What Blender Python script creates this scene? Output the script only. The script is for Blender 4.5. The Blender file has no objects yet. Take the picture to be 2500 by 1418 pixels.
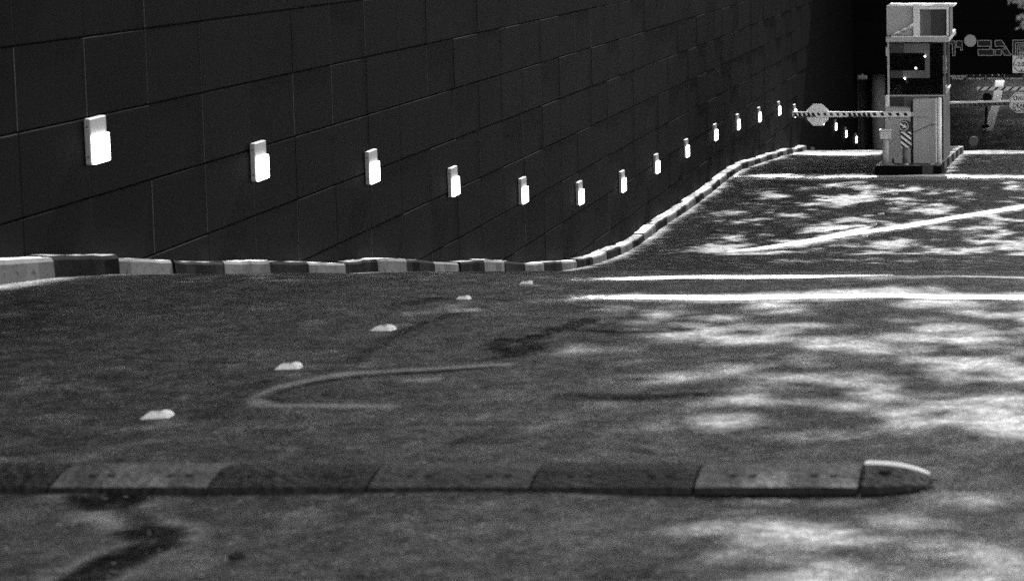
import bpy, bmesh, math, random
import numpy as np
from mathutils import Vector, Matrix
random.seed(7); np.random.seed(7)
R = math.radians
sc = bpy.context.scene
COL = sc.collection

# ------------------------------------------------------------------ camera
F, PX, PY, HOR = 6000.0, 2590.0, 493.0, -227.0      # focal length, principal point, horizon (photo pixels)
PHI = math.atan((PY - HOR) / F); CP, SP = math.cos(PHI), math.sin(PHI)
CZ = 1.86                                           # eye height above the road at the speed bump
cam = bpy.data.cameras.new('camera'); co = bpy.data.objects.new('camera', cam); COL.objects.link(co)
co.location = (0, 0, CZ); co.rotation_euler = (math.pi/2 - PHI, 0, 0)
cam.sensor_width = 36; cam.lens = F/2500*36
cam.shift_x = (1250-PX)/2500; cam.shift_y = -(709-PY)/2500
cam.clip_start = .1; cam.clip_end = 600
cam.dof.use_dof = True; cam.dof.focus_distance = 30; cam.dof.aperture_fstop = 5.2
sc.camera = co

# ------------------------------------------------------------------ sky, sun, exposure
SUN_EL, SUN_AZ = R(45), R(.7)                       # azimuth from +Y (ahead) towards +X
w = bpy.data.worlds.new('World'); sc.world = w; w.use_nodes = True
nt = w.node_tree; nt.nodes.clear()
sky = nt.nodes.new('ShaderNodeTexSky'); sky.sky_type = 'NISHITA'; sky.sun_disc = False
sky.sun_elevation = SUN_EL; sky.sun_rotation = SUN_AZ
bw = nt.nodes.new('ShaderNodeRGBToBW')              # the photograph is black and white
bg = nt.nodes.new('ShaderNodeBackground'); bg.inputs[1].default_value = 0.15
wo = nt.nodes.new('ShaderNodeOutputWorld')
nt.links.new(sky.outputs[0], bw.inputs[0]); nt.links.new(bw.outputs[0], bg.inputs[0]); nt.links.new(bg.outputs[0], wo.inputs[0])
sl = bpy.data.lights.new('sun', 'SUN'); sl.energy = 4.4; sl.angle = R(.53); sl.color = (1, 1, 1)
so = bpy.data.objects.new('sun', sl); COL.objects.link(so)
SUN = Vector((math.sin(SUN_AZ)*math.cos(SUN_EL), math.cos(SUN_AZ)*math.cos(SUN_EL), math.sin(SUN_EL)))
so.rotation_euler = SUN.to_track_quat('Z', 'Y').to_euler(); so.location = (0, 30, 40)
sc.cycles.use_denoising = False                      # keeps a fine film-like grain
sc.view_settings.view_transform = 'Standard'; sc.view_settings.look = 'None'
sc.view_settings.exposure = 1.85; sc.view_settings.gamma = 1.0; sc.view_settings.use_curve_mapping = False

# ------------------------------------------------------------------ where things stand
GP = [(-60, -1.9), (0, 1.40), (6, 1.75), (14.3, 2.209), (15.12, 2.290), (16.03, 2.405), (17.10, 2.562), (18.18, 2.735), (19.02, 2.875),
      (20.05, 3.016), (21.10, 3.159), (22.13, 3.297), (23.19, 3.452), (24.19, 3.600), (25.24, 3.757), (26.28, 3.911), (27.38, 4.076),
      (28.43, 4.232), (29.45, 4.383), (30.54, 4.535), (31.69, 4.663), (32.76, 4.770), (33.85, 4.854), (34.87, 4.925), (35.82, 4.965),
      (36.83, 4.985), (37.94, 4.995), (39.03, 5.005), (41.03, 5.055), (43.10, 5.080), (45.34, 5.078), (46.90, 5.080), (47.81, 5.108),
      (49.87, 5.235), (52.11, 5.373), (53.53, 5.475), (54.80, 5.540), (57.06, 5.715), (60.6, 5.98), (62, 6.15), (69.4, 7.13), (76.3, 8.10), (79, 8.42),
      (81, 8.50), (82.5, 8.44), (84.5, 8.2), (96, 6.46), (98, 6.35), (140, 6.3)]
GY = np.array([p[0] for p in GP]); GH = np.array([p[1] for p in GP])
def hill(X, Y):                                      # slow undulation of the worn road surface
    k = np.clip((np.asarray(X) + 6.2)/1.5, 0, 1)
    return k*(.006*np.sin(1.9*X + .7*Y) + .005*np.sin(4.1*X - .6*Y + 1) + .004*np.sin(2.3*Y + .8*X))
def gz0(Y): return CZ - np.interp(Y, GY, GH)
def gz(X, Y): return gz0(Y) + hill(X, Y)
def ray(x, y):
    u, v = x - PX, PY - y
    return Vector((u, F*CP + v*SP, -F*SP + v*CP))
def at(x, y, Y):                                     # the point of the plane at distance Y behind photo pixel x, y
    d = ray(x, y); t = Y/d.y
    return Vector((d.x*t, Y, CZ + d.z*t))
def ground(x, y, up=0.0):                            # the point of the road behind photo pixel x, y
    d = ray(x, y); a = 4.0
    while a < 130:
        t = a/d.y
        if CZ + d.z*t <= gz(d.x*t, a): break
        a += .02
    return Vector((d.x*a/d.y, a, float(gz(d.x*a/d.y, a)) + up))
def project(p):
    r = Vector(p) - Vector((0, 0, CZ)); d = r.y*CP - r.z*SP; v = r.y*SP + r.z*CP
    return PX + F*r.x/d, PY - F*v/d
WX = -6.43                                           # face of the long wall
KX = -6.25                                           # front of the kerb

# ------------------------------------------------------------------ helpers
def tag(o, label=None, cat=None, group=None, kind=None):
    if label: o['label'] = label
    if cat: o['category'] = cat
    if group: o['group'] = group
    if kind: o['kind'] = kind
    return o
def thing(name, label, cat, loc=(0, 0, 0), group=None, rz=0):
    o = bpy.data.objects.new(name, None); o.empty_display_size = .2; COL.objects.link(o)
    o.location = loc; o.rotation_euler = (0, 0, rz)
    return tag(o, label, cat, group)
def link(name, me, m=None, parent=None, loc=None):
    o = bpy.data.objects.new(name, me); COL.objects.link(o)
    if m and not me.materials: me.materials.append(m)
    if parent: o.parent = parent
    if loc is not None: o.location = loc
    return o
def obj(name, bm, m, parent=None, loc=None, smooth=False, kind=None):
    me = bpy.data.meshes.new(name); bmesh.ops.recalc_face_normals(bm, faces=bm.faces); bm.to_mesh(me); bm.free()
    if smooth:
        for p in me.polygons: p.use_smooth = True
    o = link(name, me, m, parent, loc)
    if kind: o['kind'] = kind
    return o
def box(bm, x0, x1, y0, y1, z0, z1, bev=0.0, seg=1):
    r = bmesh.ops.create_cube(bm, size=1)
    vs = r['verts']
    for v in vs:
        v.co = Vector((x0 + (v.co.x+.5)*(x1-x0), y0 + (v.co.y+.5)*(y1-y0), z0 + (v.co.z+.5)*(z1-z0)))
    if bev > 0:
        es = list({e for v in vs for e in v.link_edges})
        bmesh.ops.bevel(bm, geom=es, offset=bev, segments=seg, affect='EDGES', profile=.5)
    return bm
def B(*a, **k): return box(bmesh.new(), *a, **k)
def tube(bm, a, b, r, r2=None, n=12, cap=True):
    a, b = Vector(a), Vector(b); d = b - a
    q = d.to_track_quat('Z', 'Y').to_matrix().to_4x4()
    bmesh.ops.create_cone(bm, cap_ends=cap, segments=n, radius1=r, radius2=r if r2 is None else r2, depth=d.length,
                          matrix=Matrix.Translation((a+b)/2) @ q)
    return bm
def T(*a, **k): return tube(bmesh.new(), *a, **k)
def path_tube(bm, pts, r, n=8):
    for a, b in zip(pts[:-1], pts[1:]): tube(bm, a, b, r, n=n)
    return bm
def prism(pts, y0, y1):                              # outline in x, z, pushed from y0 to y1
    bm = bmesh.new()
    a = [bm.verts.new((x, y0, z)) for x, z in pts]; b = [bm.verts.new((x, y1, z)) for x, z in pts]
    bm.faces.new(a); bm.faces.new(b[::-1]); n = len(pts)
    for i in range(n): bm.faces.new((a[i], b[i], b[(i+1) % n], a[(i+1) % n]))
    return bm
def poly_xz(bm, pts, y):
    bm.faces.new([bm.verts.new((x, y, z)) for x, z in pts]); return bm

# ------------------------------------------------------------------ materials
def newmat(name):
    m = bpy.data.materials.new(name); m.use_nodes = True
    n = m.node_tree.nodes; b = n['Principled BSDF']
    return m, m.node_tree, n, m.node_tree.links, b
def node(nt, typ, **kw):
    n = nt.nodes.new(typ)
    for k, v in kw.items():
        if k in n.inputs.keys(): n.inputs[k].default_value = v
        else: setattr(n, k, v)
    return n
def ramp(nt, fac, stops):
    r = nt.nodes.new('ShaderNodeValToRGB'); e = r.color_ramp.elements
    while len(e) < len(stops): e.new(.5)
    for i, (p, v) in enumerate(stops): e[i].position = p; e[i].color = (v, v, v, 1)
    nt.links.new(fac, r.inputs[0]); return r.outputs[0]
def noise(nt, vec, scale, detail=4, rough=.6, dist=0.0):
    n = node(nt, 'ShaderNodeTexNoise'); n.inputs['Scale'].default_value = scale; n.inputs['Detail'].default_value = detail
    n.inputs['Roughness'].default_value = rough; n.inputs['Distortion'].default_value = dist
    if vec is not None: nt.links.new(vec, n.inputs['Vector'])
    return n.outputs['Fac']
def mathn(nt, op, a, b=None, clamp=False):
    n = nt.nodes.new('ShaderNodeMath'); n.operation = op; n.use_clamp = clamp
    for i, v in enumerate((a, b)):
        if v is None: continue
        if isinstance(v, (int, float)): n.inputs[i].default_value = v
        else: nt.links.new(v, n.inputs[i])
    return n.outputs[0]
def mapping(nt, vec, scale):
    n = nt.nodes.new('ShaderNodeMapping'); n.inputs['Scale'].default_value = scale; nt.links.new(vec, n.inputs[0]); return n.outputs[0]
def mixv(nt, f, a, b):                               # grey mix a..b by f
    n = nt.nodes.new('ShaderNodeMix'); n.data_type = 'FLOAT'
    for i, v in ((0, f), (2, a), (3, b)):
        if isinstance(v, (int, float)): n.inputs[i].default_value = v
        else: nt.links.new(v, n.inputs[i])
    return n.outputs[0]
def wpos(nt): return nt.nodes.new('ShaderNodeNewGeometry').outputs['Position']
def grey(name, v, rough=.6, spec=.4, var=.18, scale=9.0, grain=.12, bump=.0, metal=0.0, gscale=180.0):
    m, nt, n, L, b = newmat(name)
    p = nt.nodes.new('ShaderNodeTexCoord').outputs['Object']
    a = noise(nt, p, scale, 5, .65); g = noise(nt, p, gscale, 2, .5)
    k = mathn(nt, 'ADD', mathn(nt, 'MULTIPLY', mathn(nt, 'SUBTRACT', a, .5), 2*var), mathn(nt, 'MULTIPLY', mathn(nt, 'SUBTRACT', g, .5), 2*grain))
    c = mathn(nt, 'MULTIPLY', mathn(nt, 'ADD', k, 1.0), v)
    L.new(c, b.inputs['Base Color']); b.inputs['Roughness'].default_value = rough
    b.inputs['Specular IOR Level'].default_value = spec; b.inputs['Metallic'].default_value = metal
    if bump:
        bn = node(nt, 'ShaderNodeBump'); bn.inputs['Strength'].default_value = bump; bn.inputs['Distance'].default_value = .01
        L.new(g, bn.inputs['Height']); L.new(bn.outputs[0], b.inputs['Normal'])
    return m
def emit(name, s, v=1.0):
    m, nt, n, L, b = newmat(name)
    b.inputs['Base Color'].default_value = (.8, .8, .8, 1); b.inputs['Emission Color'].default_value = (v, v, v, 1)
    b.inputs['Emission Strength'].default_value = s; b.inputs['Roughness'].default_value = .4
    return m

def asphalt():
    m, nt, n, L, b = newmat('asphalt')
    p = wpos(nt)
    big = noise(nt, p, .55, 5, .62, .4); mid = noise(nt, p, 3.2, 5, .68, .3)
    fine = noise(nt, p, 75, 3, .6); grit = noise(nt, p, 190, 2, .5)
    vor = node(nt, 'ShaderNodeTexVoronoi'); vor.inputs['Scale'].default_value = 95; L.new(p, vor.inputs['Vector'])
    at_ = nt.nodes.new('ShaderNodeAttribute'); at_.attribute_name = 'wear'
    wear = mathn(nt, 'MULTIPLY', mathn(nt, 'SUBTRACT', at_.outputs['Fac'], .5), 2.0)      # -1 tar .. +1 worn pale
    wn = noise(nt, p, 22, 4, .7)
    wear2 = mathn(nt, 'MULTIPLY', wear, mathn(nt, 'ADD', mathn(nt, 'MULTIPLY', wn, .8), .6))
    base = mixv(nt, ramp(nt, big, [(.36, 0), (.64, 1)]), .014, .037)
    base = mathn(nt, 'MULTIPLY', base, mathn(nt, 'ADD', .1, mathn(nt, 'MULTIPLY', mid, 1.75)))
    gr = mathn(nt, 'ADD', mathn(nt, 'MULTIPLY', mathn(nt, 'SUBTRACT', fine, .5), 2.4), mathn(nt, 'MULTIPLY', mathn(nt, 'SUBTRACT', grit, .5), 2.0))
    base = mathn(nt, 'MULTIPLY', base, mathn(nt, 'MAXIMUM', mathn(nt, 'ADD', 1.0, gr), .15))
    chip = ramp(nt, noise(nt, p, 24, 5, .8), [(.34, .12), (.52, .45), (.68, 1.0)])
    base = mathn(nt, 'MULTIPLY', base, mathn(nt, 'ADD', .25, mathn(nt, 'MULTIPLY', chip, 1.5)))
    pale = mathn(nt, 'MULTIPLY', mathn(nt, 'MAXIMUM', wear2, 0.0), .15)
    dark = mathn(nt, 'ADD', 1.0, mathn(nt, 'MULTIPLY', mathn(nt, 'MINIMUM', wear2, 0.0), .85), True)
    c = mathn(nt, 'MULTIPLY', mathn(nt, 'ADD', base, pale), mathn(nt, 'MAXIMUM', dark, .12))
    v2 = node(nt, 'ShaderNodeTexVoronoi'); v2.inputs['Scale'].default_value = 62; L.new(p, v2.inputs['Vector'])   # pale flecks painted as sun glints on bare stones
    sx2 = nt.nodes.new('ShaderNodeSeparateXYZ'); L.new(v2.outputs['Color'], sx2.inputs[0])
    glint_stone = mathn(nt, 'MULTIPLY', mathn(nt, 'GREATER_THAN', sx2.outputs['X'], .93), mathn(nt, 'LESS_THAN', v2.outputs['Distance'], .42))
    c = mixv(nt, mathn(nt, 'MULTIPLY', glint_stone, .8), c, mathn(nt, 'ADD', .04, mathn(nt, 'MULTIPLY', sx2.outputs['Y'], .30)))
    L.new(c, b.inputs['Base Color'])
    pol = noise(nt, p, 1.3, 5, .7, .5)
    rg = mixv(nt, ramp(nt, pol, [(.35, 0), (.65, 1)]), .46, .68)
    L.new(rg, b.inputs['Roughness'])
    str_ = noise(nt, p, 5.5, 6, .72, .8)              # polished and dull patches side by side
    sp = mathn(nt, 'MULTIPLY', ramp(nt, str_, [(.36, .10), (.50, .36), (.62, .85)]), mathn(nt, 'MAXIMUM', dark, .1))
    L.new(mathn(nt, 'MULTIPLY', mathn(nt, 'MULTIPLY', sp, chip), 1.9, False), b.inputs['Specular IOR Level'])
    h = mathn(nt, 'ADD', mathn(nt, 'MULTIPLY', fine, .5), mathn(nt, 'MULTIPLY', vor.outputs['Distance'], -.8))
    b1 = node(nt, 'ShaderNodeBump'); b1.inputs['Strength'].default_value = .9; b1.inputs['Distance'].default_value = .012
    L.new(h, b1.inputs['Height'])
    b2 = node(nt, 'ShaderNodeBump'); b2.inputs['Strength'].default_value = .6; b2.inputs['Distance'].default_value = .03
    L.new(mid, b2.inputs['Height']); L.new(b2.outputs[0], b1.inputs['Normal']); L.new(b1.outputs[0], b.inputs['Normal'])
    return m
def paint_line():
    m, nt, n, L, b = newmat('worn_road_paint')
    p = wpos(nt); a = noise(nt, p, 14, 5, .75); g = noise(nt, p, 120, 2, .5)
    at_ = nt.nodes.new('ShaderNodeAttribute'); at_.attribute_name = 'wear'
    k = mathn(nt, 'ADD', a, mathn(nt, 'MULTIPLY', mathn(nt, 'SUBTRACT', g, .5), .4))
    keep = mathn(nt, 'GREATER_THAN', mathn(nt, 'ADD', k, at_.outputs['Fac']), .62)
    L.new(mathn(nt, 'ADD', mathn(nt, 'MULTIPLY', a, .3), .62), b.inputs['Base Color']); b.inputs['Roughness'].default_value = .5
    tr = nt.nodes.new('ShaderNodeBsdfTransparent'); mx = nt.nodes.new('ShaderNodeMixShader')
    L.new(keep, mx.inputs[0]); L.new(tr.outputs[0], mx.inputs[1]); L.new(b.outputs[0], mx.inputs[2]); L.new(mx.outputs[0], n['Material Output'].inputs[0])
    return m
def wall_panel_mat():
    m, nt, n, L, b = newmat('dark_wall_cladding')
    p = wpos(nt); oi = nt.nodes.new('ShaderNodeObjectInfo').outputs['Random']
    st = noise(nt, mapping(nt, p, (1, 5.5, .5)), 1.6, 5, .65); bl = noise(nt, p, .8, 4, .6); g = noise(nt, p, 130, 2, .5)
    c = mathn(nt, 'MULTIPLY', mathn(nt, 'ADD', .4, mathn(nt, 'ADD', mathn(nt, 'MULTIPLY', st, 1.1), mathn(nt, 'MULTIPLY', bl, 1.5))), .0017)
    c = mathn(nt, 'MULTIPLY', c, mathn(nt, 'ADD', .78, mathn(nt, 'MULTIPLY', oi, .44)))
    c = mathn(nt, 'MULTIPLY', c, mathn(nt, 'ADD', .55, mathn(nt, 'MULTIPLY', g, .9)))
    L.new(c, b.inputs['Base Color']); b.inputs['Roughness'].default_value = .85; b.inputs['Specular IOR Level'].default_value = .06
    return m
def kerb_paint(name, v, wearv, topv):
    m, nt, n, L, b = newmat(name)
    p = wpos(nt); a = noise(nt, p, 16, 6, .75); g = noise(nt, p, 90, 3, .6); s = noise(nt, mapping(nt, p, (6, 1, 14)), 3, 4, .7)
    ge = nt.nodes.new('ShaderNodeNewGeometry'); sx = nt.nodes.new('ShaderNodeSeparateXYZ'); L.new(ge.outputs['Normal'], sx.inputs[0])
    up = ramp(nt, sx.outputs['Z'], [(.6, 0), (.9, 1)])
    wr = ramp(nt, a, [(.56, 0), (.64, 1)]); wr2 = ramp(nt, a, [(.40, 0), (.56, 1)])      # tops lightened to hold the light from above, besides wear and dust
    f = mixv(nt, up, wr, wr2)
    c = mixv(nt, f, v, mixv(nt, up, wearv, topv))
    c = mathn(nt, 'MULTIPLY', c, mathn(nt, 'ADD', .45, mathn(nt, 'ADD', mathn(nt, 'MULTIPLY', g, .6), mathn(nt, 'MULTIPLY', s, .5))))
    L.new(c, b.inputs['Base Color']); b.inputs['Roughness'].default_value = .9; b.inputs['Specular IOR Level'].default_value = .05
    bn = node(nt, 'ShaderNodeBump'); bn.inputs['Strength'].default_value = .5; bn.inputs['Distance'].default_value = .008
    L.new(a, bn.inputs['Height']); L.new(bn.outputs[0], b.inputs['Normal'])
    return m
def rubber(name, v, wear):
    m, nt, n, L, b = newmat(name)
    p = wpos(nt); a = noise(nt, mapping(nt, p, (1, .5, 1)), 7, 6, .75, .6); g = noise(nt, p, 90, 3, .6)
    sc_ = noise(nt, mapping(nt, p, (3, 14, 1)), 2.5, 5, .8)
    c = mixv(nt, ramp(nt, mathn(nt, 'ADD', mathn(nt, 'MULTIPLY', a, .6), mathn(nt, 'MULTIPLY', sc_, .4)), [(.42, 0), (.62, 1)]), v, wear)
    c = mathn(nt, 'MULTIPLY', c, mathn(nt, 'ADD', .5, g))
    L.new(c, b.inputs['Base Color']); b.inputs['Roughness'].default_value = .6; b.inputs['Specular IOR Level'].default_value = .2
    vo = node(nt, 'ShaderNodeTexVoronoi'); vo.inputs['Scale'].default_value = 34; L.new(p, vo.inputs['Vector'])
    bn = node(nt, 'ShaderNodeBump'); bn.inputs['Strength'].default_value = .9; bn.inputs['Distance'].default_value = .012
    L.new(vo.outputs['Distance'], bn.inputs['Height']); L.new(bn.outputs[0], b.inputs['Normal'])
    return m
def leaf_mat(name='leaf', k=1.0):
    m, nt, n, L, b = newmat(name); p = wpos(nt)
    c = mathn(nt, 'MULTIPLY', mathn(nt, 'ADD', .05, mathn(nt, 'MULTIPLY', noise(nt, p, 3, 3), .11)), k)
    L.new(c, b.inputs['Base Color']); b.inputs['Roughness'].default_value = .5
    tl = nt.nodes.new('ShaderNodeBsdfTranslucent'); tl.inputs[0].default_value = (.12*k, .12*k, .12*k, 1)
    mx = nt.nodes.new('ShaderNodeMixShader'); mx.inputs[0].default_value = .35
    L.new(b.outputs[0], mx.inputs[1]); L.new(tl.outputs[0], mx.inputs[2]); L.new(mx.outputs[0], n['Material Output'].inputs[0])
    return m
def glass_mat():
    m, nt, n, L, b = newmat('window_glass')
    tr = nt.nodes.new('ShaderNodeBsdfTransparent'); tr.inputs[0].default_value = (.35, .35, .35, 1)
    gl = nt.nodes.new('ShaderNodeBsdfGlossy'); gl.inputs['Roughness'].default_value = .04; gl.inputs[0].default_value = (.8, .8, .8, 1)
    fr = nt.nodes.new('ShaderNodeFresnel'); fr.inputs[0].default_value = 1.45; mx = nt.nodes.new('ShaderNodeMixShader')
    L.new(fr.outputs[0], mx.inputs[0]); L.new(tr.outputs[0], mx.inputs[1]); L.new(gl.outputs[0], mx.inputs[2]); L.new(mx.outputs[0], n['Material Output'].inputs[0])
    return m

M_ROAD = asphalt(); M_LINE = paint_line(); M_PANEL = wall_panel_mat()
M_JOINT = grey('wall_joint_backing', .001, .9, .1); M_SEAL = grey('joint_sealant', .06, .8, .2, .5, 3)
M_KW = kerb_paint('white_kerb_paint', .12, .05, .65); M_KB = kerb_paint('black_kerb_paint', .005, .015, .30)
M_RB = rubber('black_rubber', .004, .012); M_RY = rubber('yellow_rubber', .105, .03); M_RG = rubber('dirty_rubber', .016, .06); M_HOLE = grey('bolt_hole', .006, .8, .2)
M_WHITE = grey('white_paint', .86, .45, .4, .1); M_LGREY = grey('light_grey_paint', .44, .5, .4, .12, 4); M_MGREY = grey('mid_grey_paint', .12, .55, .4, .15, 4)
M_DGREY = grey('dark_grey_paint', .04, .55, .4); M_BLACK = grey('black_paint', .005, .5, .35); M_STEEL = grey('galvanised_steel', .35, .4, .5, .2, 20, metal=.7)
M_CONC = grey('concrete', .22, .85, .25, .25, 6, .25, .4); M_DCONC = grey('dark_concrete', .06, .85, .25, .3, 2, .25); M_BARK = grey('bark', .07, .9, .2, .4, 8, .3, .6)
M_LEAF = leaf_mat(); M_SUNLEAF = leaf_mat('sunlit_leaf', 3.2); M_GLASS = glass_mat(); M_LAMP = emit('lit_diffuser', 1.8); M_GLINT = emit('window_glint', 3.0); M_TUBE = emit('lit_tube', 3.0)
M_PRINT = grey('white_print', .75, .5, .3, .03); M_EARTH = grey('bare_soil', .08, .95, .1, .35, 2, .3); M_REFL = grey('reflector', .85, .15, .6, .03)
M_PLATE = grey('lamp_plate', .26, .5, .4, .15, 12); M_STUD = grey('stud_body', .7, .45, .5, .3, 40)

# ------------------------------------------------------------------ road surface
ys = np.concatenate([np.arange(-25, 5.5, 1.5), np.arange(5.6, 16, .03), np.arange(16, 48, .10), np.arange(48, 60.7, .2)])
xs = np.concatenate([np.arange(-6.5, .4, .04), np.arange(.5, 3, .25), np.array([4.0, 6.0, 8.0])])
XX, YY = np.meshgrid(xs, ys)
wear = np.zeros_like(XX)
def seg_dist(pts):                                   # distance of every road vertex to a polyline given in road coordinates
    dmin = np.full(XX.shape, 1e9)
    for a, b in zip(pts[:-1], pts[1:]):
        ax, ay, bx, by = a[0], a[1], b[0], b[1]; dx, dy = bx-ax, by-ay
        t = np.clip(((XX-ax)*dx + (YY-ay)*dy)/(dx*dx + dy*dy + 1e-9), 0, 1)
        dmin = np.minimum(dmin, np.hypot(XX-ax-t*dx, YY-ay-t*dy))
    return dmin
jit = .5 + .4*np.sin(9*XX + 3*np.sin(7*YY))*np.cos(11*YY + 2*np.sin(8*XX)) + .45*np.sin(27*XX + 2.3*np.sin(21*YY))*np.cos(24*YY + 1.7*np.sin(31*XX))
def mark(px, width, amount, soft=.6):
    global wear
    pts = [(g.x, g.y) for g in (ground(*p) for p in px)]
    d = seg_dist(pts)*(1 + .5*jit)
    wear = wear + amount*np.clip((width - d)/(width*soft), 0, 1)
# tar run with pale salt edge at the near left, tyre scuffs, patches, cracks
mark([(215, 1215), (290, 1232), (270, 1250), (345, 1290), (400, 1290), (395, 1325), (300, 1360), (170, 1425)], .17, .9, .5)
mark([(200, 1214), (312, 1214), (305, 1232), (240, 1240), (215, 1222)], .085, -2.2, .3); mark([(290, 1238), (318, 1258), (350, 1282), (375, 1300)], .075, -1.5, .4); mark([(340, 1300), (392, 1300), (385, 1325), (310, 1360), (215, 1405), (150, 1440)], .105, -2.4, .35)
mark([(1230, 890), (1000, 903), (850, 912), (740, 930), (660, 952), (630, 975), (660, 990), (950, 993)], .08, 1.1)
mark([(1200, 897), (1000, 912), (830, 925), (700, 950), (650, 970), (700, 985)], .05, -1.2)
mark([(1150, 735), (1090, 752), (1040, 765)], .09, .6); mark([(1120, 765), (1000, 800), (930, 840), (860, 885)], .08, -.8)
mark([(640, 930), (560, 985), (480, 1020)], .10, -.6); mark([(970, 745), (1060, 730)], .13, -.8)
mark([(300, 872), (420, 883), (620, 885)], .035, -1.6); mark([(240, 870), (275, 872)], .03, .6); mark([(700, 890), (780, 900)], .05, .35)
mark([(1225, 830), (1215, 850), (1260, 868), (1300, 850), (1295, 830), (1330, 815), (1440, 780)], .10, -1.8)
mark([(1260, 868), (1150, 885)], .04, -.6); mark([(1350, 805), (1600, 812), (1680, 805)], .10, -1.0)
mark([(1400, 965), (1560, 972), (1700, 965)], .16, -1.1); mark([(600, 718), (700, 716)], .05, -.5)
mark([(190, 1130), (270, 1095), (370, 1075)], .06, .35); mark([(0, 1125), (150, 1110)], .06, .2)
mark([(1020, 1054)], .03, -1.5) if False else None
mark([(1010, 1054), (1030, 1054)], .035, -1.2); mark([(1075, 1082), (1082, 1082)], .02, -1.0)
mark([(0, 700), (200, 690), (420, 682)], .05, .3); mark([(250, 683), (420, 677)], .03, .3)
for k in range(26):                                  # scattered wear on the level below the ramp
    x0 = random.uniform(1650, 2500); y0 = random.uniform(450, 630); l = random.uniform(30, 140)
    mark([(x0, y0), (x0 + l, y0 - random.uniform(-2, 6))], random.uniform(.05, .16), random.choice([.35, .5, -.6, -.4]))
ZZ = gz(XX, YY)
nv = XX.size; ny, nx = XX.shape
me = bpy.data.meshes.new('road')
idx = np.arange(nv).reshape(ny, nx)
quads = np.stack([idx[:-1, :-1], idx[:-1, 1:], idx[1:, 1:], idx[1:, :-1]], -1).reshape(-1, 4)
me.vertices.add(nv); me.vertices.foreach_set('co', np.stack([XX, YY, ZZ], -1).astype(np.float32).ravel())
me.loops.add(quads.size); me.loops.foreach_set('vertex_index', quads.ravel().astype(np.int32))
me.polygons.add(len(quads)); me.polygons.foreach_set('loop_start', np.arange(0, quads.size, 4, dtype=np.int32))
me.polygons.foreach_set('use_smooth', np.ones(len(quads), dtype=bool)); me.update(calc_edges=True)
a = me.attributes.new('wear', 'FLOAT', 'POINT'); a.data.foreach_set('value', (.5 + .5*np.clip(wear, -1, 1)).ravel().astype(np.float32))
tag(link('road', me, M_ROAD), kind='structure')

def sheet(name, X0, X1, Ys, m, dz=0.0, nxs=6):
    bm = bmesh.new(); rows = []
    for y in Ys: rows.append([bm.verts.new((X0 + (X1-X0)*i/nxs, y, float(gz0(y)) + dz)) for i in range(nxs+1)])
    for r0, r1 in zip(rows[:-1], rows[1:]):
        for i in range(nxs): bm.faces.new((r0[i], r0[i+1], r1[i+1], r1[i]))
    o = obj(name, bm, m, smooth=True)
    a = o.data.attributes.new('wear', 'FLOAT', 'POINT'); a.data.foreach_set('value', [.5]*len(o.data.vertices))
    return o
tag(sheet('garage_floor', -6.5, 8, list(np.arange(60.6, 118, .5)), M_ROAD), kind='structure')
tag(sheet('verge', 8.0, 160, [-150, -60, -25, 0, 6, 14, 20, 30, 40, 50, 60.6], M_EARTH, .12), kind='structure')
tag(sheet('terrain', -160, 8.0, [-150, -60, -25], M_EARTH, -.01), kind='structure')

def stripe(name, L, Rr, label, cat, wearf, dz=.005):
    """painted band between two ground polylines (lists of points of equal length)"""
    bm = bmesh.new(); n = 40; m_ = 3; wv = []
    def samp(P, t):
        k = t*(len(P)-1); i = min(int(k), len(P)-2); return P[i].lerp(P[i+1], k-i)
    g = []
    for i in range(n+1):
        a_, b_ = samp(L, i/n), samp(Rr, i/n); row = []
        for j in range(m_+1):
            p = a_.lerp(b_, j/m_); row.append(bm.verts.new((p.x, p.y, float(gz(p.x, p.y) if p.y < 60.5 else gz0(p.y)) + dz))); wv.append(wearf(i/n))
        g.append(row)
    for i in range(n):
        for j in range(m_): bm.faces.new((g[i][j], g[i+1][j], g[i+1][j+1], g[i][j+1]))
    o = obj(name, bm, M_LINE); a = o.data.attributes.new('wear', 'FLOAT', 'POINT'); a.data.foreach_set('value', wv)
    for p in o.data.polygons:
        if p.normal.z < 0: p.flip()
    tag(o, label, cat); return o
G = ground
stripe('painted_line', [G(x, 732.5) for x in (1180, 1500, 1900, 2300, 2620)], [G(x, 723) for x in (1180, 1500, 1900, 2300, 2620)],
       'long white painted line crossing the road just before the ramp, the nearer of two', 'road line', lambda t: -.12 + .45*min(1, t*2.2) - .06*math.sin(17*t))
stripe('painted_line', [G(x, y) for x, y in ((1370, 687), (1600, 684), (1830, 684), (2000, 680), (2180, 674))], [G(x, y) for x, y in ((1370, 679), (1600, 677), (1830, 675), (2000, 674), (2180, 671))],
       'worn white painted line at the top edge of the ramp, the farther of two', 'road line', lambda t: .0 + .42*min(1, t*3) - .6*max(0, t-.6))
stripe('painted_line', [G(*p) for p in ((1935, 602), (2050, 580), (2200, 559.5), (2325, 537.5), (2560, 497.5))], [G(*p) for p in ((1960, 595), (2045, 575), (2190, 552), (2325, 529), (2560, 490))],
       'long slanting white painted line crossing the lower level from the right', 'road line', lambda t: .35)
stripe('painted_line', [G(*p) for p in ((1775, 617), (1880, 607), (2000, 588), (2060, 579))], [G(*p) for p in ((1775, 614), (1880, 600), (2000, 580), (2140, 551))],
       'thin tapering white painted line forking to the left of the slanting line', 'road line', lambda t: .05 + .4*min(1, 3*t))
stripe('painted_line', [G(*p) for p in ((2012, 566), (2040, 562), (2072, 557))], [G(*p) for p in ((2014, 563), (2040, 556), (2068, 553))],
       'short white paint dash above the forked road line', 'road line', lambda t: .3)
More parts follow.
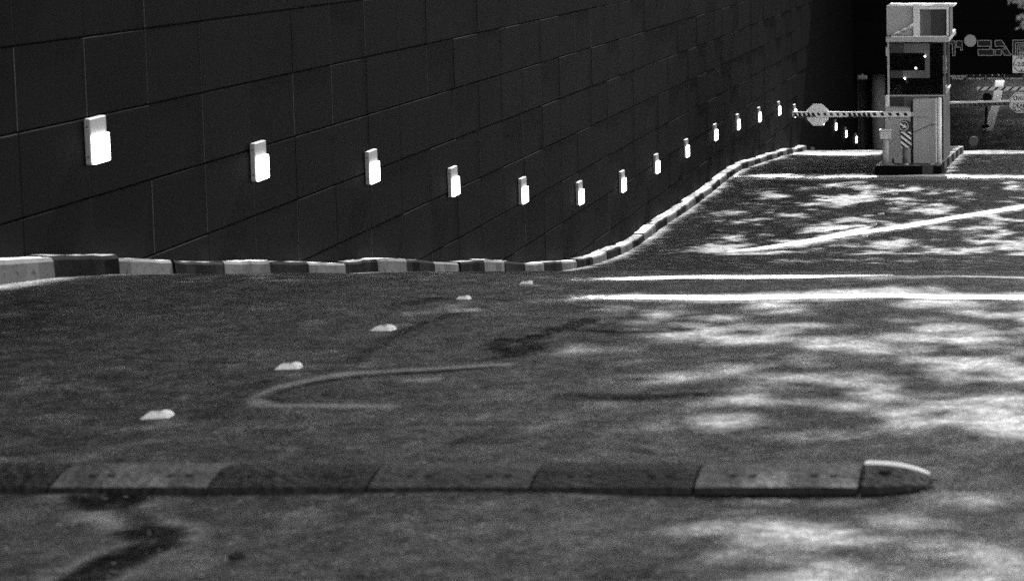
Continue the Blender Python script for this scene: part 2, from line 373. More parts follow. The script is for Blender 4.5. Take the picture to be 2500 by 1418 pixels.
stripe('painted_line', [G(1937, 380), G(2150, 380)], [G(1937, 374), G(2150, 374)], 'white painted edge strip in the left lane where the lower ramp begins', 'road line', lambda t: .25)
stripe('painted_line', [G(2330, 364), G(2600, 366)], [G(2330, 361), G(2600, 363)], 'rough white edge strip in the right lane where the lower ramp begins', 'road line', lambda t: .0)
stripe('painted_line', [G(2400, 320), G(2421, 258), G(2431, 195), G(2438, 160)], [G(2423, 320), G(2441, 258), G(2453, 195), G(2460, 160)],
       'broad white stripe painted up the middle of the ramp inside the garage', 'road line', lambda t: .4)

# ------------------------------------------------------------------ drain across the lower level
dr = thing('drain_channel', 'slotted steel drain channel running across the road in front of the booth', 'drain', (0, 45.95, 0))
Y0 = 45.95
def zz(x, y): return float(gz(x, y))
for (a_, b_) in ((-.24, -.20), (.20, .24)):
    bm = bmesh.new()
    for i in range(22):
        x0, x1 = -6.2 + i*.5, -6.2 + (i+1)*.5
        box(bm, x0, x1, a_, b_, zz(x0, Y0) - .05, max(zz(x0, Y0), zz(x1, Y0)) + .012)
    obj('channel_frame', bm, M_STEEL, dr)
bm = bmesh.new()
for i in range(200):
    x0 = -6.15 + i*.054; z0 = zz(x0, Y0)
    r = bmesh.ops.create_cube(bm, size=1)
    for v in r['verts']: v.co = Vector((x0 + (v.co.x)*.026 + v.co.y*.05, v.co.y*.40, z0 + .002 + v.co.z*.02))
obj('grate_bar', bm, M_STEEL, dr, kind='stuff')
bm = bmesh.new(); box(bm, -6.2, 4.8, -.2, .2, zz(-3, Y0) - .12, zz(-3, Y0) - .04); obj('channel_bed', bm, M_BLACK, dr)
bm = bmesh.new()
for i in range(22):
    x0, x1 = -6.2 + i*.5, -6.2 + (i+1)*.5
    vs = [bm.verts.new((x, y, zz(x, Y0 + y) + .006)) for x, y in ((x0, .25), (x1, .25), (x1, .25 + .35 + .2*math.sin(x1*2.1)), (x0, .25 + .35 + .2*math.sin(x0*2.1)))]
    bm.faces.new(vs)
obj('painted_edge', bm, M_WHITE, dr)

# ------------------------------------------------------------------ long wall
PW, PH, H0 = 1.0915, .532, .85
YS = 16.22 + .0 - 1.0915*10 - .03
wall = thing('retaining_wall', 'long dark panelled retaining wall on the left, running down beside the ramp', 'wall', (WX, 40, gz0(40)))
wl = wall.location
bm = bmesh.new()
ye = 77.6
box(bm, WX-.6, WX-.045, 2.0, ye, CZ - 9.5, CZ + 3.2)
for v in bm.verts: v.co -= Vector(wl)
obj('wall_core', bm, M_JOINT, wall)
cells = []
for i in range(-3, 68):
    y0 = YS + i*PW; y1 = y0 + PW
    if y0 > ye - .05: continue
    y1 = min(y1, ye)
    for k in range(-8, 18):
        hb = H0 + k*PH; ht = hb - PH                 # depth below eye level of lower and upper edge
        if ht > np.interp(y0, GY, GH) + .05 and ht > np.interp(y1, GY, GH) + .05: continue
        zb, zt = CZ - hb, CZ - ht
        px = [project((WX, y, z)) for y in (y0, y1) for z in (zb, zt)]
        x0 = max(0, min(p[0] for p in px)); x1 = min(2500, max(p[0] for p in px)); a0 = max(0, min(p[1] for p in px)); a1 = min(1418, max(p[1] for p in px))
        area = max(0, x1-x0)*max(0, a1-a0)
        cells.append((area, y0, y1, zb, zt))
cells.sort(key=lambda c: -c[0])
gx, gh = .0035, .006
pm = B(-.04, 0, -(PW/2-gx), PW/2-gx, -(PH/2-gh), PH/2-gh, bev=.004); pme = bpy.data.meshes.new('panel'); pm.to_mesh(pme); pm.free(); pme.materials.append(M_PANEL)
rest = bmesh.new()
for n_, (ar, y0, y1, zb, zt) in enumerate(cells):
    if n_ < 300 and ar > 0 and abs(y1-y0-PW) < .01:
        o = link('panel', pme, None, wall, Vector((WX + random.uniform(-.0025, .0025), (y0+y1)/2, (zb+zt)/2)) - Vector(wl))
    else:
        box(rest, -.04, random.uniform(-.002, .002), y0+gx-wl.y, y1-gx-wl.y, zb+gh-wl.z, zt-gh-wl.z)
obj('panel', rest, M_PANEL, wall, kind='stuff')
bm = bmesh.new()
for i in range(-2, 64):
    y0 = YS + i*PW
    if y0 > ye - .1: continue
    for k in range(-8, 18):
        if random.random() < .25: continue
        zb = CZ - (H0 + k*PH); box(bm, -.03, -.0022, y0-.0045-wl.y, y0+.0045-wl.y, zb+.008-wl.z, zb+PH-.008-wl.z)
obj('joint_sealant', bm, M_SEAL, wall, kind='stuff')

# ------------------------------------------------------------------ kerb along the wall
kerb = thing('kerb', 'black and white painted kerb following the foot of the long wall', 'kerb', (KX, 30, gz0(30)))
KL = 1.0236
def kerb_stone(bm, y0, y1, xa, xb, hfun, side=1, wob=.006):
    n = 5; g = .003
    prof = [(0, 0), (0, 1.0), (.045, 1.0)]
    rows = []
    hh = random.uniform(-.008, .008); sh = random.uniform(-.008, .008)
    for i in range(n+1):
        y = y0 + g + (y1-y0-2*g)*i/n; z = float(gz0(y)); h = hfun(y) + hh + random.uniform(-wob, wob); w_ = random.uniform(-wob, wob)*1.6 + sh
        pts = [(xa+w_, z-.08), (xa+w_-.008, z+h*.8), (xa+w_-.022, z+h), (xb, z+h+.004), (xb, z-.08)]
        rows.append([bm.verts.new((x, y, zz_)) for x, zz_ in pts])
    for r0, r1 in zip(rows[:-1], rows[1:]):
        for j in range(4): bm.faces.new((r0[j], r0[j+1], r1[j+1], r1[j]))
    bm.faces.new(rows[0]); bm.faces.new(rows[-1][::-1])
    return bm
def kh(y): return .112 + .012*math.sin(y*1.7) + .05*math.exp(-((y-13.9)/1.0)**2)
for k in range(-9, 46):
    y0 = 15.12 + k*KL
    bm = kerb_stone(bmesh.new(), y0, y0+KL, KX, WX+.012, kh)
    for v in bm.verts: v.co -= kerb.location
    obj('kerb_stone', bm, M_KB if k % 2 == 0 else M_KW, kerb)

# ------------------------------------------------------------------ wall lamps
LAMPS = [(240, 342), (636, 393), (911, 407), (1109, 443), (1279, 465), (1417, 471), (1521, 443), (1604, 400), (1677, 362), (1747, 323),
         (1802, 298), (1854, 280), (1902, 265), (1941, 271), None, None, (2040, 305), (2065, 323), (2090, 337)]
pos = []
for i, p in enumerate(LAMPS):
    if p is None: pos.append(None); continue
    d = ray(*p); t = (WX + .04)/d.x; pos.append((d.y*t, CZ + d.z*t))
pos[14] = (62.3, CZ - 5.22); pos[15] = (65.8, CZ - 5.66)
ordn = ['nearest and largest', 'second nearest', 'third', 'fourth', 'fifth', 'sixth', 'seventh', 'eighth', 'ninth', 'tenth', 'eleventh', 'twelfth', 'thirteenth',
        'fourteenth', 'fifteenth', 'sixteenth', 'seventeenth', 'eighteenth', 'last and smallest']
extra = {0: 'largest lit square wall lamp, at the far left of the dark wall', 13: 'small lit wall lamp just above the tip of the left barrier arm',
         14: 'small lit wall lamp hidden behind the octagonal sign on the left barrier arm', 15: 'small lit wall lamp at the lower right edge of the blank octagonal sign',
         18: 'smallest lit wall lamp, last of the row beside the garage column'}
def lamp_meshes():
    W2, H2 = .14, .152
    bp = B(0, .042, -W2, W2, -H2, H2, bev=.006)
    # box diffuser over the lower part of the plate
    df = B(.0415, .066, -W2+.002, W2-.012, -.150, .040, bev=.009, seg=2)
    s = bmesh.new(); tube(s, (.021, -W2-.003, 0), (.021, -W2+.004, 0), .006, n=8)
    out = []
    for nm, b_, m in (('backplate', bp, M_PLATE), ('diffuser', df, M_LAMP), ('screw', s, M_BLACK)):
        bmesh.ops.recalc_face_normals(b_, faces=b_.faces); me_ = bpy.data.meshes.new(nm); b_.to_mesh(me_); b_.free(); me_.materials.append(m); out.append(me_)
    return out
bp, df, sw = lamp_meshes()
for i, (y, z) in enumerate(pos):
    lab = extra.get(i, 'lit square wall lamp, %s from the left along the dark wall' % ordn[i] if i != 1 else 'lit square wall lamp, second from the left on the dark wall')
    t = thing('wall_lamp', lab, 'wall lamp', (WX + .003, y, z), 'lit lamps in a row along the wall')
    t.rotation_euler = (R(random.uniform(-.8, .8)), 0, 0); link('backplate', bp, None, t); link('diffuser', df, None, t)
    for zz_ in (.10, -.10): link('screw', sw, None, t, (0, 0, zz_))

# ------------------------------------------------------------------ speed bump
c0 = ground(900, 1204)
YB = c0.y
bump = thing('speed_bump', 'low rubber speed bump of dark and pale segments lying across the near road', 'speed bump', (0, YB, float(gz0(YB))))
PXM = F/(YB*CP)
def sx(x): return (x-PX)/F*YB*(CP + SP*.23)
def bump_prof(t):                                    # t 0..1 across, height
    h = .050; u = min(t, 1-t)
    return h*(.42*u/.03 if u < .03 else .42 + .58*(u-.03)/.37 if u < .40 else 1.0)
BW = .36
bounds = [-310, 110, 500, 890, 1290, 1690, 2095]
mats = [M_RB, M_RY, M_RB, M_RG, M_RB, M_RY]
ts = [0, .015, .03, .12, .22, .31, .40, .45, .5, .55, .60, .72, .86, .97, 1]
lowm = [M_RB, M_RG, M_RB, M_RG, M_RG, M_RY]
for i in range(6):
    x0, x1 = sx(bounds[i]) + .004, sx(bounds[i+1]) - .004
    bm = bmesh.new(); rows = []
    for j in range(9):
        x = x0 + (x1-x0)*j/8
        rows.append([bm.verts.new((x, t*BW, bump_prof(t)*(1-.10*(j in (0, 8))))) for t in ts])
    for r0, r1 in zip(rows[:-1], rows[1:]):
        for q in range(len(ts)-1): bm.faces.new((r0[q], r1[q], r1[q+1], r0[q+1]))
    bm.faces.new(rows[0]); bm.faces.new(rows[-1][::-1])
    s = obj('bump_segment', bm, mats[i] if i != 3 else M_RG, bump, smooth=False)
    s.data.materials.append(M_RB)
    for p_ in s.data.polygons:
        if p_.normal.y < -.75: p_.material_index = 1  # front faces blackened to stand for their shade
    if i in (1, 3, 5): s['label'] = 'pale rubber bump segment'
    for fx in (.22, .34, .72, .84):                  # countersunk bolts
        bh = bmesh.new(); cx = x0 + (x1-x0)*fx; cy = BW*.27; cz = bump_prof(.27)
        tube(bh, (cx, cy, cz-.012), (cx, cy, cz+.0015), .017, .013, n=14)
        obj('bolt', bh, M_HOLE, s)
# rounded end cap
x0 = sx(2095) + .004; LCAP = sx(2272) - x0
bm = bmesh.new(); rows = []
for j in range(13):
    u = j/12; x = x0 + LCAP*u; hw = math.sqrt(max(0, 1-u**2.2))
    if j == 12: hw = .03
    row = []
    for t in ts:
        tt = .5 + (t-.5)*hw
        row.append(bm.verts.new((x, tt*BW, bump_prof(t)*(1-.75*u**2.5))))
    rows.append(row)
for r0, r1 in zip(rows[:-1], rows[1:]):
    for q in range(len(ts)-1): bm.faces.new((r0[q], r1[q], r1[q+1], r0[q+1]))
bm.faces.new(rows[0]); bm.faces.new(rows[-1][::-1])
s = obj('end_cap', bm, M_RB, bump, smooth=True)
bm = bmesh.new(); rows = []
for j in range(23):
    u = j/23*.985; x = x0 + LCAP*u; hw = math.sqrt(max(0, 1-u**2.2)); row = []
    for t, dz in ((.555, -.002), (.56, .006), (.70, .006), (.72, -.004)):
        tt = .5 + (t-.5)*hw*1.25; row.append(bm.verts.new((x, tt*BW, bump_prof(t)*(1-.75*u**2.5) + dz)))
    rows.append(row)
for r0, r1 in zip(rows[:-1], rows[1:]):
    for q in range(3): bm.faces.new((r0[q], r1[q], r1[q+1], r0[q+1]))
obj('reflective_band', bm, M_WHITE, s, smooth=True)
bh = bmesh.new(); tube(bh, (x0+.07, BW*.36, bump_prof(.36)-.02), (x0+.07, BW*.36, bump_prof(.36)+.003), .02, n=14); obj('bolt', bh, M_HOLE, s)

# ------------------------------------------------------------------ road studs
STUDS = [(383, 1018), (703, 899), (935, 805), (1130, 730), (1283, 693), (2110, 578), (2132, 549), (2150, 523), (2168, 498), (2184, 475), (2200, 455)]
labs = ['nearest white road stud, alone at the lower left above the speed bump', 'white road stud second from the front of the row', 'white road stud in the middle of the near row',
        'white road stud with a round bright reflector beside the end of the nearer white line', 'small road stud at the brow of the ramp, last of the near row',
        'far road stud right below the slanting painted line', 'far road stud touching the upper edge of the slanting line', 'far road stud, third up from the slanting line',
        'far road stud, fourth up towards the booth island', 'far road stud, second from the drain channel', 'far road stud nearest the drain channel in front of the booth']
def stud_meshes():
    b_ = bmesh.new(); r = box(b_, -.068, .060, -.055, .055, -.01, .019)
    for v in b_.verts:
        if v.co.z > 0: v.co.x = v.co.x*.62 + .010; v.co.y *= .62
    bmesh.ops.bevel(b_, geom=list(b_.edges), offset=.004, segments=1, affect='EDGES')
    e = bmesh.new(); bmesh.ops.create_uvsphere(e, u_segments=14, v_segments=10, radius=1, matrix=Matrix.Translation((.034, -.006, .017)) @ Matrix.Diagonal((.027, .024, .014, 1)))
    out = []
    for nm, q, m in (('stud_body', b_, M_STUD), ('reflector', e, M_REFL)):
        bmesh.ops.recalc_face_normals(q, faces=q.faces); me_ = bpy.data.meshes.new(nm); q.to_mesh(me_); q.free(); me_.materials.append(m)
        if nm == 'reflector':
            for p in me_.polygons: p.use_smooth = True
        out.append(me_)
    return out
sb, se = stud_meshes()
for (x, y), lab in zip(STUDS, labs):
    g = ground(x, y); t = thing('road_stud', lab, 'road stud', g - Vector((0, 0, .002)), 'raised road studs in a line along the lane', random.uniform(-.12, .12)); t.scale = (.72,)*3 if x in (1130, 1283) else (1, 1, 1)
    link('stud_body', sb, None, t); link('reflector', se, None, t)

# ------------------------------------------------------------------ small things lying on the road
g = ground(585, 1362)
t = thing('rubber_cap', 'small round black rubber cap lying on the asphalt near the lower left corner', 'rubber cap', g)
bm = bmesh.new(); tube(bm, (0, 0, 0), (0, 0, .012), .032, .024, n=20); obj('rim', bm, M_RB, t)
bm = bmesh.new(); tube(bm, (0, 0, .0115), (0, 0, .0145), .012, n=14); obj('plug', bm, M_HOLE, t)
DEB = [((1843, 490), 'pale dry leaf lying on the lower level, largest of the scattered leaves'), ((1809, 502), 'pale dry leaf on the lower level close to the kerb'),
       ((2014, 485), 'pale dry leaf alone in the middle of the left lane below the drain'), ((1755, 566), 'pale dry leaf at the left of the lower level below the kerb bend'),
       ((2408, 397), 'pale scrap lying in the right lane beside the booth island')]
for (x, y), lab in DEB:
    g = ground(x, y, .006); bm = bmesh.new(); pts = []
    n = 10
    c_ = bm.verts.new((0, 0, .035))
    rg = [bm.verts.new((.10*math.cos(6.283*i/n)*(1 + .2*math.sin(2.3*i)), .075*math.sin(6.283*i/n), .012 + .012*math.sin(i*1.9))) for i in range(n)]
    for i in range(n): bm.faces.new((c_, rg[i], rg[(i+1) % n]))
    o = obj('dry_leaf', bm, M_CONC, None, g); o.rotation_euler = (0, 0, random.uniform(0, 6)); tag(o, lab, 'leaf', 'dry leaves scattered on the lower road')

# ------------------------------------------------------------------ booth island
IX0, IX1, IY0, IY1 = -3.56, -2.28, 46.75, 57.6
ih = .165
isl = thing('traffic_island', 'raised kerbed island carrying the ticket booth between the two lanes', 'traffic island', ((IX0+IX1)/2, (IY0+IY1)/2, gz0(52)))
il = isl.location
def itop(y): return float(gz0(y)) + ih
def slope_box(bm, x0, x1, y0, y1, up0, up1, n=6, ch=0.0):
    rows = []
    for i in range(n+1):
        y = y0 + (y1-y0)*i/n; z = float(gz0(y))
        rows.append([bm.verts.new((x, y, z + u)) for x, u in ((x0, up0), (x0+ch*.5, up1-ch), (x0+ch, up1), (x1-ch, up1), (x1-ch*.5, up1-ch), (x1, up0))])
    for r0, r1 in zip(rows[:-1], rows[1:]):
        for j in range(6): bm.faces.new((r0[j], r0[(j+1) % 6], r1[(j+1) % 6], r1[j]))
    bm.faces.new(rows[0]); bm.faces.new(rows[-1][::-1]); return bm
def ipart(name, bm, m):
    for v in bm.verts: v.co -= il
    return obj(name, bm, m, isl)
ipart('island_top', slope_box(bmesh.new(), IX0+.15, IX1-.15, IY0+.15, IY1, -.1, ih-.006), M_DCONC)
xs_ = [(IX0, -3.30, M_KB), (-3.297, -2.66, M_KB), (-2.657, -2.44, grey('dirty_kerb', .06, .8, .3, .4, 12)), (-2.437, IX1, M_KB)]
for a_, b_, m in xs_: ipart('kerb_stone', slope_box(bmesh.new(), a_, b_, IY0, IY0+.147, -.1, ih, 1, .014), m)
ipart('kerb_stone', slope_box(bmesh.new(), IX1-.24, IX1-.153, IY0+.15, IY0+.62, -.05, ih+.002, 1, .004), M_KW)
for sd in (0, 1):
    for k in range(10):
        y0 = IY0+.152 + k*1.06
        a_, b_ = (IX0, IX0+.147) if sd == 0 else (IX1-.147, IX1)
        ipart('kerb_stone', slope_box(bmesh.new(), a_, b_, y0, y0+1.05, -.1, ih, 2, .014), (M_KW if sd == 0 and k == 0 else M_KB if k % 2 == 0 else M_KW))

# ------------------------------------------------------------------ ticket booth
BY = 48.3; bz = itop(BY)
def P(x, y, Y=BY): q = at(x, y, Y); return q.x, q.z
def BB(x0, y0, x1, y1, Y0=BY, Y1=BY+.05, bev=0.0):    # box whose front face spans photo pixels at depth Y0
    a_, z1 = P(x0, y0, Y0); b_, z0 = P(x1, y1, Y0)
    return B(a_, b_, Y0, Y1, z0, z1, bev=bev)
booth = thing('ticket_booth', 'narrow grey ticket booth with dark windows and a rooftop cage on the island', 'booth', (-2.85, BY, bz))
bl = booth.location
def bpart(name, bm, m, parent=None, **k):
    for v in bm.verts: v.co -= bl
    return obj(name, bm, m, parent or booth, **k)
XL, XR = P(2168, 300)[0], P(2303, 300)[0]; YE = BY + 2.9
zsill = P(2200, 236)[1]; zroof = P(2200, 103)[1]; zcap = P(2200, 90)[1]
bpart('base_panel', B(XL, XR-.04, BY+.04, BY+.09, bz-.02, zsill-.30), M_LGREY)
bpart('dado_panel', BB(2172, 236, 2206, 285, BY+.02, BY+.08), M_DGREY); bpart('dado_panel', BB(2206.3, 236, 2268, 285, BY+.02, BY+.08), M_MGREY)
bpart('side_wall', B(XR-.05, XR, BY+.06, YE, bz-.3, zsill), M_DGREY); bpart('side_wall', B(XL, XL+.05, BY+.12, YE, bz-.3, zsill), M_DGREY)
bpart('back_wall', B(XL+.06, XR-.06, YE-.06, YE, bz-.3, zroof-.01), M_BLACK)
bpart('sill', B(XL+.02, XR+.03, BY-.02, YE, zsill+.002, zsill+.03), M_LGREY)
bpart('ceiling', B(XL+.02, XR-.02, BY+.02, YE, zroof-.03, zroof-.004), M_BLACK)
bpart('roof', B(P(2163, 100)[0], P(2318, 100)[0], BY-.10, YE+.1, zroof, zcap, bev=.01), M_LGREY)
# window wall
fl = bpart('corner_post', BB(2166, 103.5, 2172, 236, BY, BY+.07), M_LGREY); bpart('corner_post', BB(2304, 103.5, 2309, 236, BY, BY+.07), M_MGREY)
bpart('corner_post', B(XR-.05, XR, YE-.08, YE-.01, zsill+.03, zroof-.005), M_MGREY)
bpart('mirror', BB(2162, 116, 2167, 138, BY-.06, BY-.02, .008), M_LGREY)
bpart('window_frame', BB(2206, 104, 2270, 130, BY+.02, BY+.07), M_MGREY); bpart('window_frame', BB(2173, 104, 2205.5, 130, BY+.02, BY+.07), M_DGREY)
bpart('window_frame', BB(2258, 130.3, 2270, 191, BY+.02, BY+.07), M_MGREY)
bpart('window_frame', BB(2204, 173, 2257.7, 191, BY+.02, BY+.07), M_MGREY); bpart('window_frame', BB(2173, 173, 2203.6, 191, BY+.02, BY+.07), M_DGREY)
bpart('window_pane', BB(2173, 130.5, 2257.7, 172.5, BY+.045, BY+.051), M_GLASS)
bpart('window_pane', BB(2173, 191.5, 2271, 235, BY+.045, BY+.051), M_GLASS)
bpart('window_pane', BB(2271.5, 104, 2303.5, 235, BY+.045, BY+.051), M_GLASS)
bpart('window_pane', B(XR-.03, XR-.024, BY+.08, YE-.09, zsill+.03, zroof-.005), M_GLASS)
bpart('desk', B(XL+.06, XR-.06, BY+.15, BY+.75, zsill-.10, zsill-.06), M_DGREY)
mon = bpart('monitor', BB(2203, 206, 2239, 233, BY+.25, BY+.29, .006), M_MGREY)
bpart('monitor_stand', BB(2217, 232, 2225, 241, BY+.29, BY+.33), M_BLACK, mon)
bpart('equipment_box', BB(2272, 190, 2303, 233, BY+.30, BY+.7, .01), M_DGREY)
for x, y in ((2258, 138), (2236, 167), (2209, 192)):  # glowing specks before the panes, standing for lamp reflections
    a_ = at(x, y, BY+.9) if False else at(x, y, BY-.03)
    bm = bmesh.new(); bmesh.ops.create_uvsphere(bm, u_segments=10, v_segments=8, radius=.017, matrix=Matrix.Translation(a_)); b_ = bpart('window_glint', bm, M_GLINT, smooth=True)
    bm = bmesh.new(); tube(bm, a_ + Vector((.01, .01, -.01)), a_ + Vector((.045, .05, -.10)), .020, .006, n=8); bpart('glint_tail', bm, M_MGREY, b_)
# rooftop cage
CY0, CY1 = BY-.08, BY+1.3
def cage(name, x0, y0, x1, y1, Y0, Y1, m, parent=None): return bpart(name, BB(x0, y0, x1, y1, Y0, Y1), m, parent)
cl, cr = P(2164, 50, CY0)[0], P(2316, 50, CY0)[0]; ct = P(2164, 15, CY0)[1]; cb = zcap
cg = bpart('cage_back', B(cl+.01, cr-.01, CY1-.04, CY1, cb+.004, ct-.03), M_MGREY)
bpart('cage_roof', B(cl, cr+.10, CY0+.10, CY1+.02, ct-.022, ct, bev=.004), M_WHITE)
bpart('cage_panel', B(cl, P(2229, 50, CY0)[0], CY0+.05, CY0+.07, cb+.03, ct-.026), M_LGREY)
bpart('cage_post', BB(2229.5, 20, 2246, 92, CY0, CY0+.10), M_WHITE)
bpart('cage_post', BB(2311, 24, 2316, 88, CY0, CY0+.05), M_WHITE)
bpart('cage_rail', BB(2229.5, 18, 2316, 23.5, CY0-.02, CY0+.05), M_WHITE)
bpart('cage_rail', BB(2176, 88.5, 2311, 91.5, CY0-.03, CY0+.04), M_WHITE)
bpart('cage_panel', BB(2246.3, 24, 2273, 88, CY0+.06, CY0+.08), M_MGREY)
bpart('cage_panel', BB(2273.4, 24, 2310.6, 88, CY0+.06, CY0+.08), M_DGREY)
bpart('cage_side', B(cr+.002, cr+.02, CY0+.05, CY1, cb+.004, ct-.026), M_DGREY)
bm = bmesh.new(); path_tube(bm, [at(2176, 86, CY0), at(2196, 77, CY0), at(2214, 69, CY0), at(2230, 58, CY0)], .022); bpart('pipe', bm, M_WHITE, smooth=True)
bm = bmesh.new(); path_tube(bm, [at(2186, 84, CY0), at(2200, 80, CY0), at(2230, 64, CY0)], .016); bpart('pipe', bm, M_LGREY, smooth=True)

# ------------------------------------------------------------------ barriers
def octagon(cx, cz, r): return [(cx + r/math.cos(math.pi/8)*math.cos(math.pi/8 + k*math.pi/4), cz + r/math.cos(math.pi/8)*math.sin(math.pi/8 + k*math.pi/4)) for k in range(8)]
def stripes_on(x0, x1, z0, z1, y, pitch, width, slant):
    bm = bmesh.new(); x = x0
    while x + width + abs(slant) < x1:
        s0, s1 = (0, slant) if slant > 0 else (-slant, 0)
        poly_xz(bm, [(x+s0, z0), (x+s0+width, z0), (x+s1+width, z1), (x+s1, z1)], y); x += pitch
    return bm
LB = 47.55
lb = thing('barrier_gate', 'left lane barrier with light grey cabinet, striped arm and blank octagonal plate', 'barrier', (-3.1, LB+.2, itop(LB+.2)))
def part_of(t):
    def f(name, bm, m, parent=None, **k):
        for v in bm.verts: v.co -= t.location
        return obj(name, bm, m, parent or t, **k)
    return f
q = part_of(lb)
zb_ = itop(LB+.2)
def PB(x, y): a_ = at(x, y, LB); return a_.x, a_.z
x0, z1 = PB(2161, 264); x1, _ = PB(2222, 264)
q('cabinet', B(x0, x1, LB+.06, LB+.40, zb_-.02, PB(0, 286)[1]), M_LGREY)
q('cabinet_head', B(x0+.01, x1, LB+.04, LB+.42, PB(0, 285.6)[1], z1, bev=.012), M_LGREY)
ax0, az1 = PB(1935, 273); ax1, az0 = PB(2268, 286)
arm = q('arm', B(ax0, ax1-.35, LB-.03, LB+.03, az0, az1, bev=.004), M_WHITE)
q('arm_clamp', B(ax1-.349, ax1, LB-.028, LB+.028, az0+.01, az1-.008, bev=.004), M_LGREY)
bm = bmesh.new()
for (a_, b_, mode) in ((1937, 1992, 0), (1992, 2070, 1), (2070, 2128, 0), (2128, 2222, 1)):
    A0, A1 = PB(a_, 280)[0], PB(b_, 280)[0]; h = az1-az0; za, zc = az0 + h*.12, az1 - h*.18
    n = 5; pit = (A1-A0)/n
    for i in range(n):
        xx = A0 + i*pit
        if mode == 0: w_ = pit*.62; poly_xz(bm, [(xx+.03, za), (xx+.03+w_, za), (xx+w_, zc), (xx, zc)], LB-.0335)
        else: w_ = pit*.42; poly_xz(bm, [(xx+.045, za+h*.12), (xx+.045+w_, za+h*.12), (xx+.015+w_, zc), (xx+.015, zc)], LB-.0335)
    if mode == 0: poly_xz(bm, [(A0, az0+.004), (A1, az0+.004), (A1, az0+.025), (A0, az0+.025)], LB-.0337)
q('stripe', bm, M_BLACK, arm, kind='stuff')
c_, cz_ = PB(1996, 281); q('octagonal_plate', prism(octagon(c_, cz_, .212), LB+.032, LB+.040), M_WHITE, arm)
# cabinet of the right barrier stands beside it
rc = thing('barrier_cabinet', 'tall light grey machine cabinet with a hairline shadow built as a dark line, right of the arrow sign', 'cabinet', (-2.62, LB+.2, itop(LB+.2)))
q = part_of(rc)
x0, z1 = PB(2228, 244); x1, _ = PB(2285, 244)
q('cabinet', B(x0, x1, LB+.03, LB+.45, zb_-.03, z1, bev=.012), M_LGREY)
bm = bmesh.new(); path_tube(bm, [at(2232, 323, LB+.025), at(2250, 315, LB+.025), at(2268, 307, LB+.025), at(2284, 303, LB+.025)], .006, 6); q('shadow_line', bm, M_BLACK)  # thin dark line standing for a shadow across the cabinet
q('gap_shade', B(PB(2222.6, 300)[0], PB(2227.4, 300)[0], LB+.1, LB+.3, zb_-.02, PB(0, 250)[1]), M_BLACK)  # black filler standing for the shaded gap between the cabinets

RB_ = 51.9
rb = thing('barrier_gate', 'right lane barrier arm with black slots and a DEAD SLOW octagon', 'barrier', (-2.5, RB_+.3, itop(RB_)))
q = part_of(rb)
def PR(x, y): a_ = at(x, y, RB_); return a_.x, a_.z
q('cabinet', B(-2.85, -2.45, RB_+.05, RB_+.45, itop(RB_)-.05, PR(0, 240)[1], bev=.01), M_DGREY)
bm = bmesh.new(); xa, xb_ = -2.62, 1.0
za0, za1 = PR(2312, 262)[1], PR(2312, 249)[1]; zb0, zb1 = PR(2480, 258)[1], PR(2480, 244)[1]
sl_ = (zb1-za1)/(PR(2480, 0)[0]-PR(2312, 0)[0]); zc0 = za1 - PR(2312, 0)[0]*sl_
def zt_(x): return zc0 + sl_*x
h = za1-za0
bm = bmesh.new(); box(bm, xa, xb_, RB_-.03, RB_+.03, 0, 1)
for v in bm.verts: v.co.z = zt_(v.co.x) - (h if v.co.z < .5 else 0)
arm = q('arm', bm, M_WHITE)
bm = bmesh.new(); X = PR(2314, 0)[0]; i = 0
poly_xz(bm, [(X, zt_(X)-h*.98), (xb_, zt_(xb_)-h*.98), (xb_, zt_(xb_)-h*.36), (X, zt_(X)-h*.36)], RB_-.0315)
q('black_band', bm, M_BLACK, arm)
bm = bmesh.new(); x = X + .05
while x < xb_-.1:
    z = zt_(x); sect = int((x-X)/.42) % 2; w_ = .040 if sect else .055
    poly_xz(bm, [(x+.04, z-h*.85), (x+.04+w_, z-h*.85), (x+w_, z-h*.45), (x, z-h*.45)], RB_-.033)
    if not sect: poly_xz(bm, [(x-.02, z-h*.97), (x+.105, z-h*.97), (x+.105, z-h*.88), (x-.02, z-h*.88)], RB_-.033)
    x += .105
q('stripe', bm, M_MGREY, arm, kind='stuff')
c_, cz_ = PR(2490, 250.5)
sg = q('octagonal_sign', prism(octagon(c_, cz_, .214), RB_-.045, RB_-.035), M_WHITE, arm)
def text_mesh(s, size, align='CENTER', bold=0.0, sx=1.0):
    c = bpy.data.curves.new('text', 'FONT'); c.body = s; c.size = size; c.align_x = align; c.align_y = 'CENTER'; c.offset = bold; c.extrude = .002
    o = bpy.data.objects.new('text', c); COL.objects.link(o); bpy.context.view_layer.update()
    dg = bpy.context.evaluated_depsgraph_get(); me_ = bpy.data.meshes.new_from_object(o.evaluated_get(dg)); bpy.data.objects.remove(o)
    for v in me_.vertices: v.co.x *= sx
    return me_
def letters(name, s, x, y, z, size, m, parent, loc0, bold=0.0, align='CENTER', sx=1.0):
    me_ = text_mesh(s, size, align, bold, sx); me_.materials.clear(); me_.materials.append(m)
    o = link(name, me_, None, parent, Vector((x, y, z)) - Vector(loc0)); o.rotation_euler = (math.pi/2, 0, 0); return o
bm = bmesh.new(); oc = octagon(c_, cz_, .196); oi_ = octagon(c_, cz_, .186)
A_ = [bm.verts.new((x, RB_-.0462, z)) for x, z in oc]; C_ = [bm.verts.new((x, RB_-.0462, z)) for x, z in oi_]
for j in range(8): bm.faces.new((A_[j], A_[(j+1) % 8], C_[(j+1) % 8], C_[j]))
poly_xz(bm, [(c_-.18, cz_-.004), (c_+.18, cz_-.004), (c_+.18, cz_+.004), (c_-.18, cz_+.004)], RB_-.0462)
q('sign_border', bm, M_BLACK, arm)
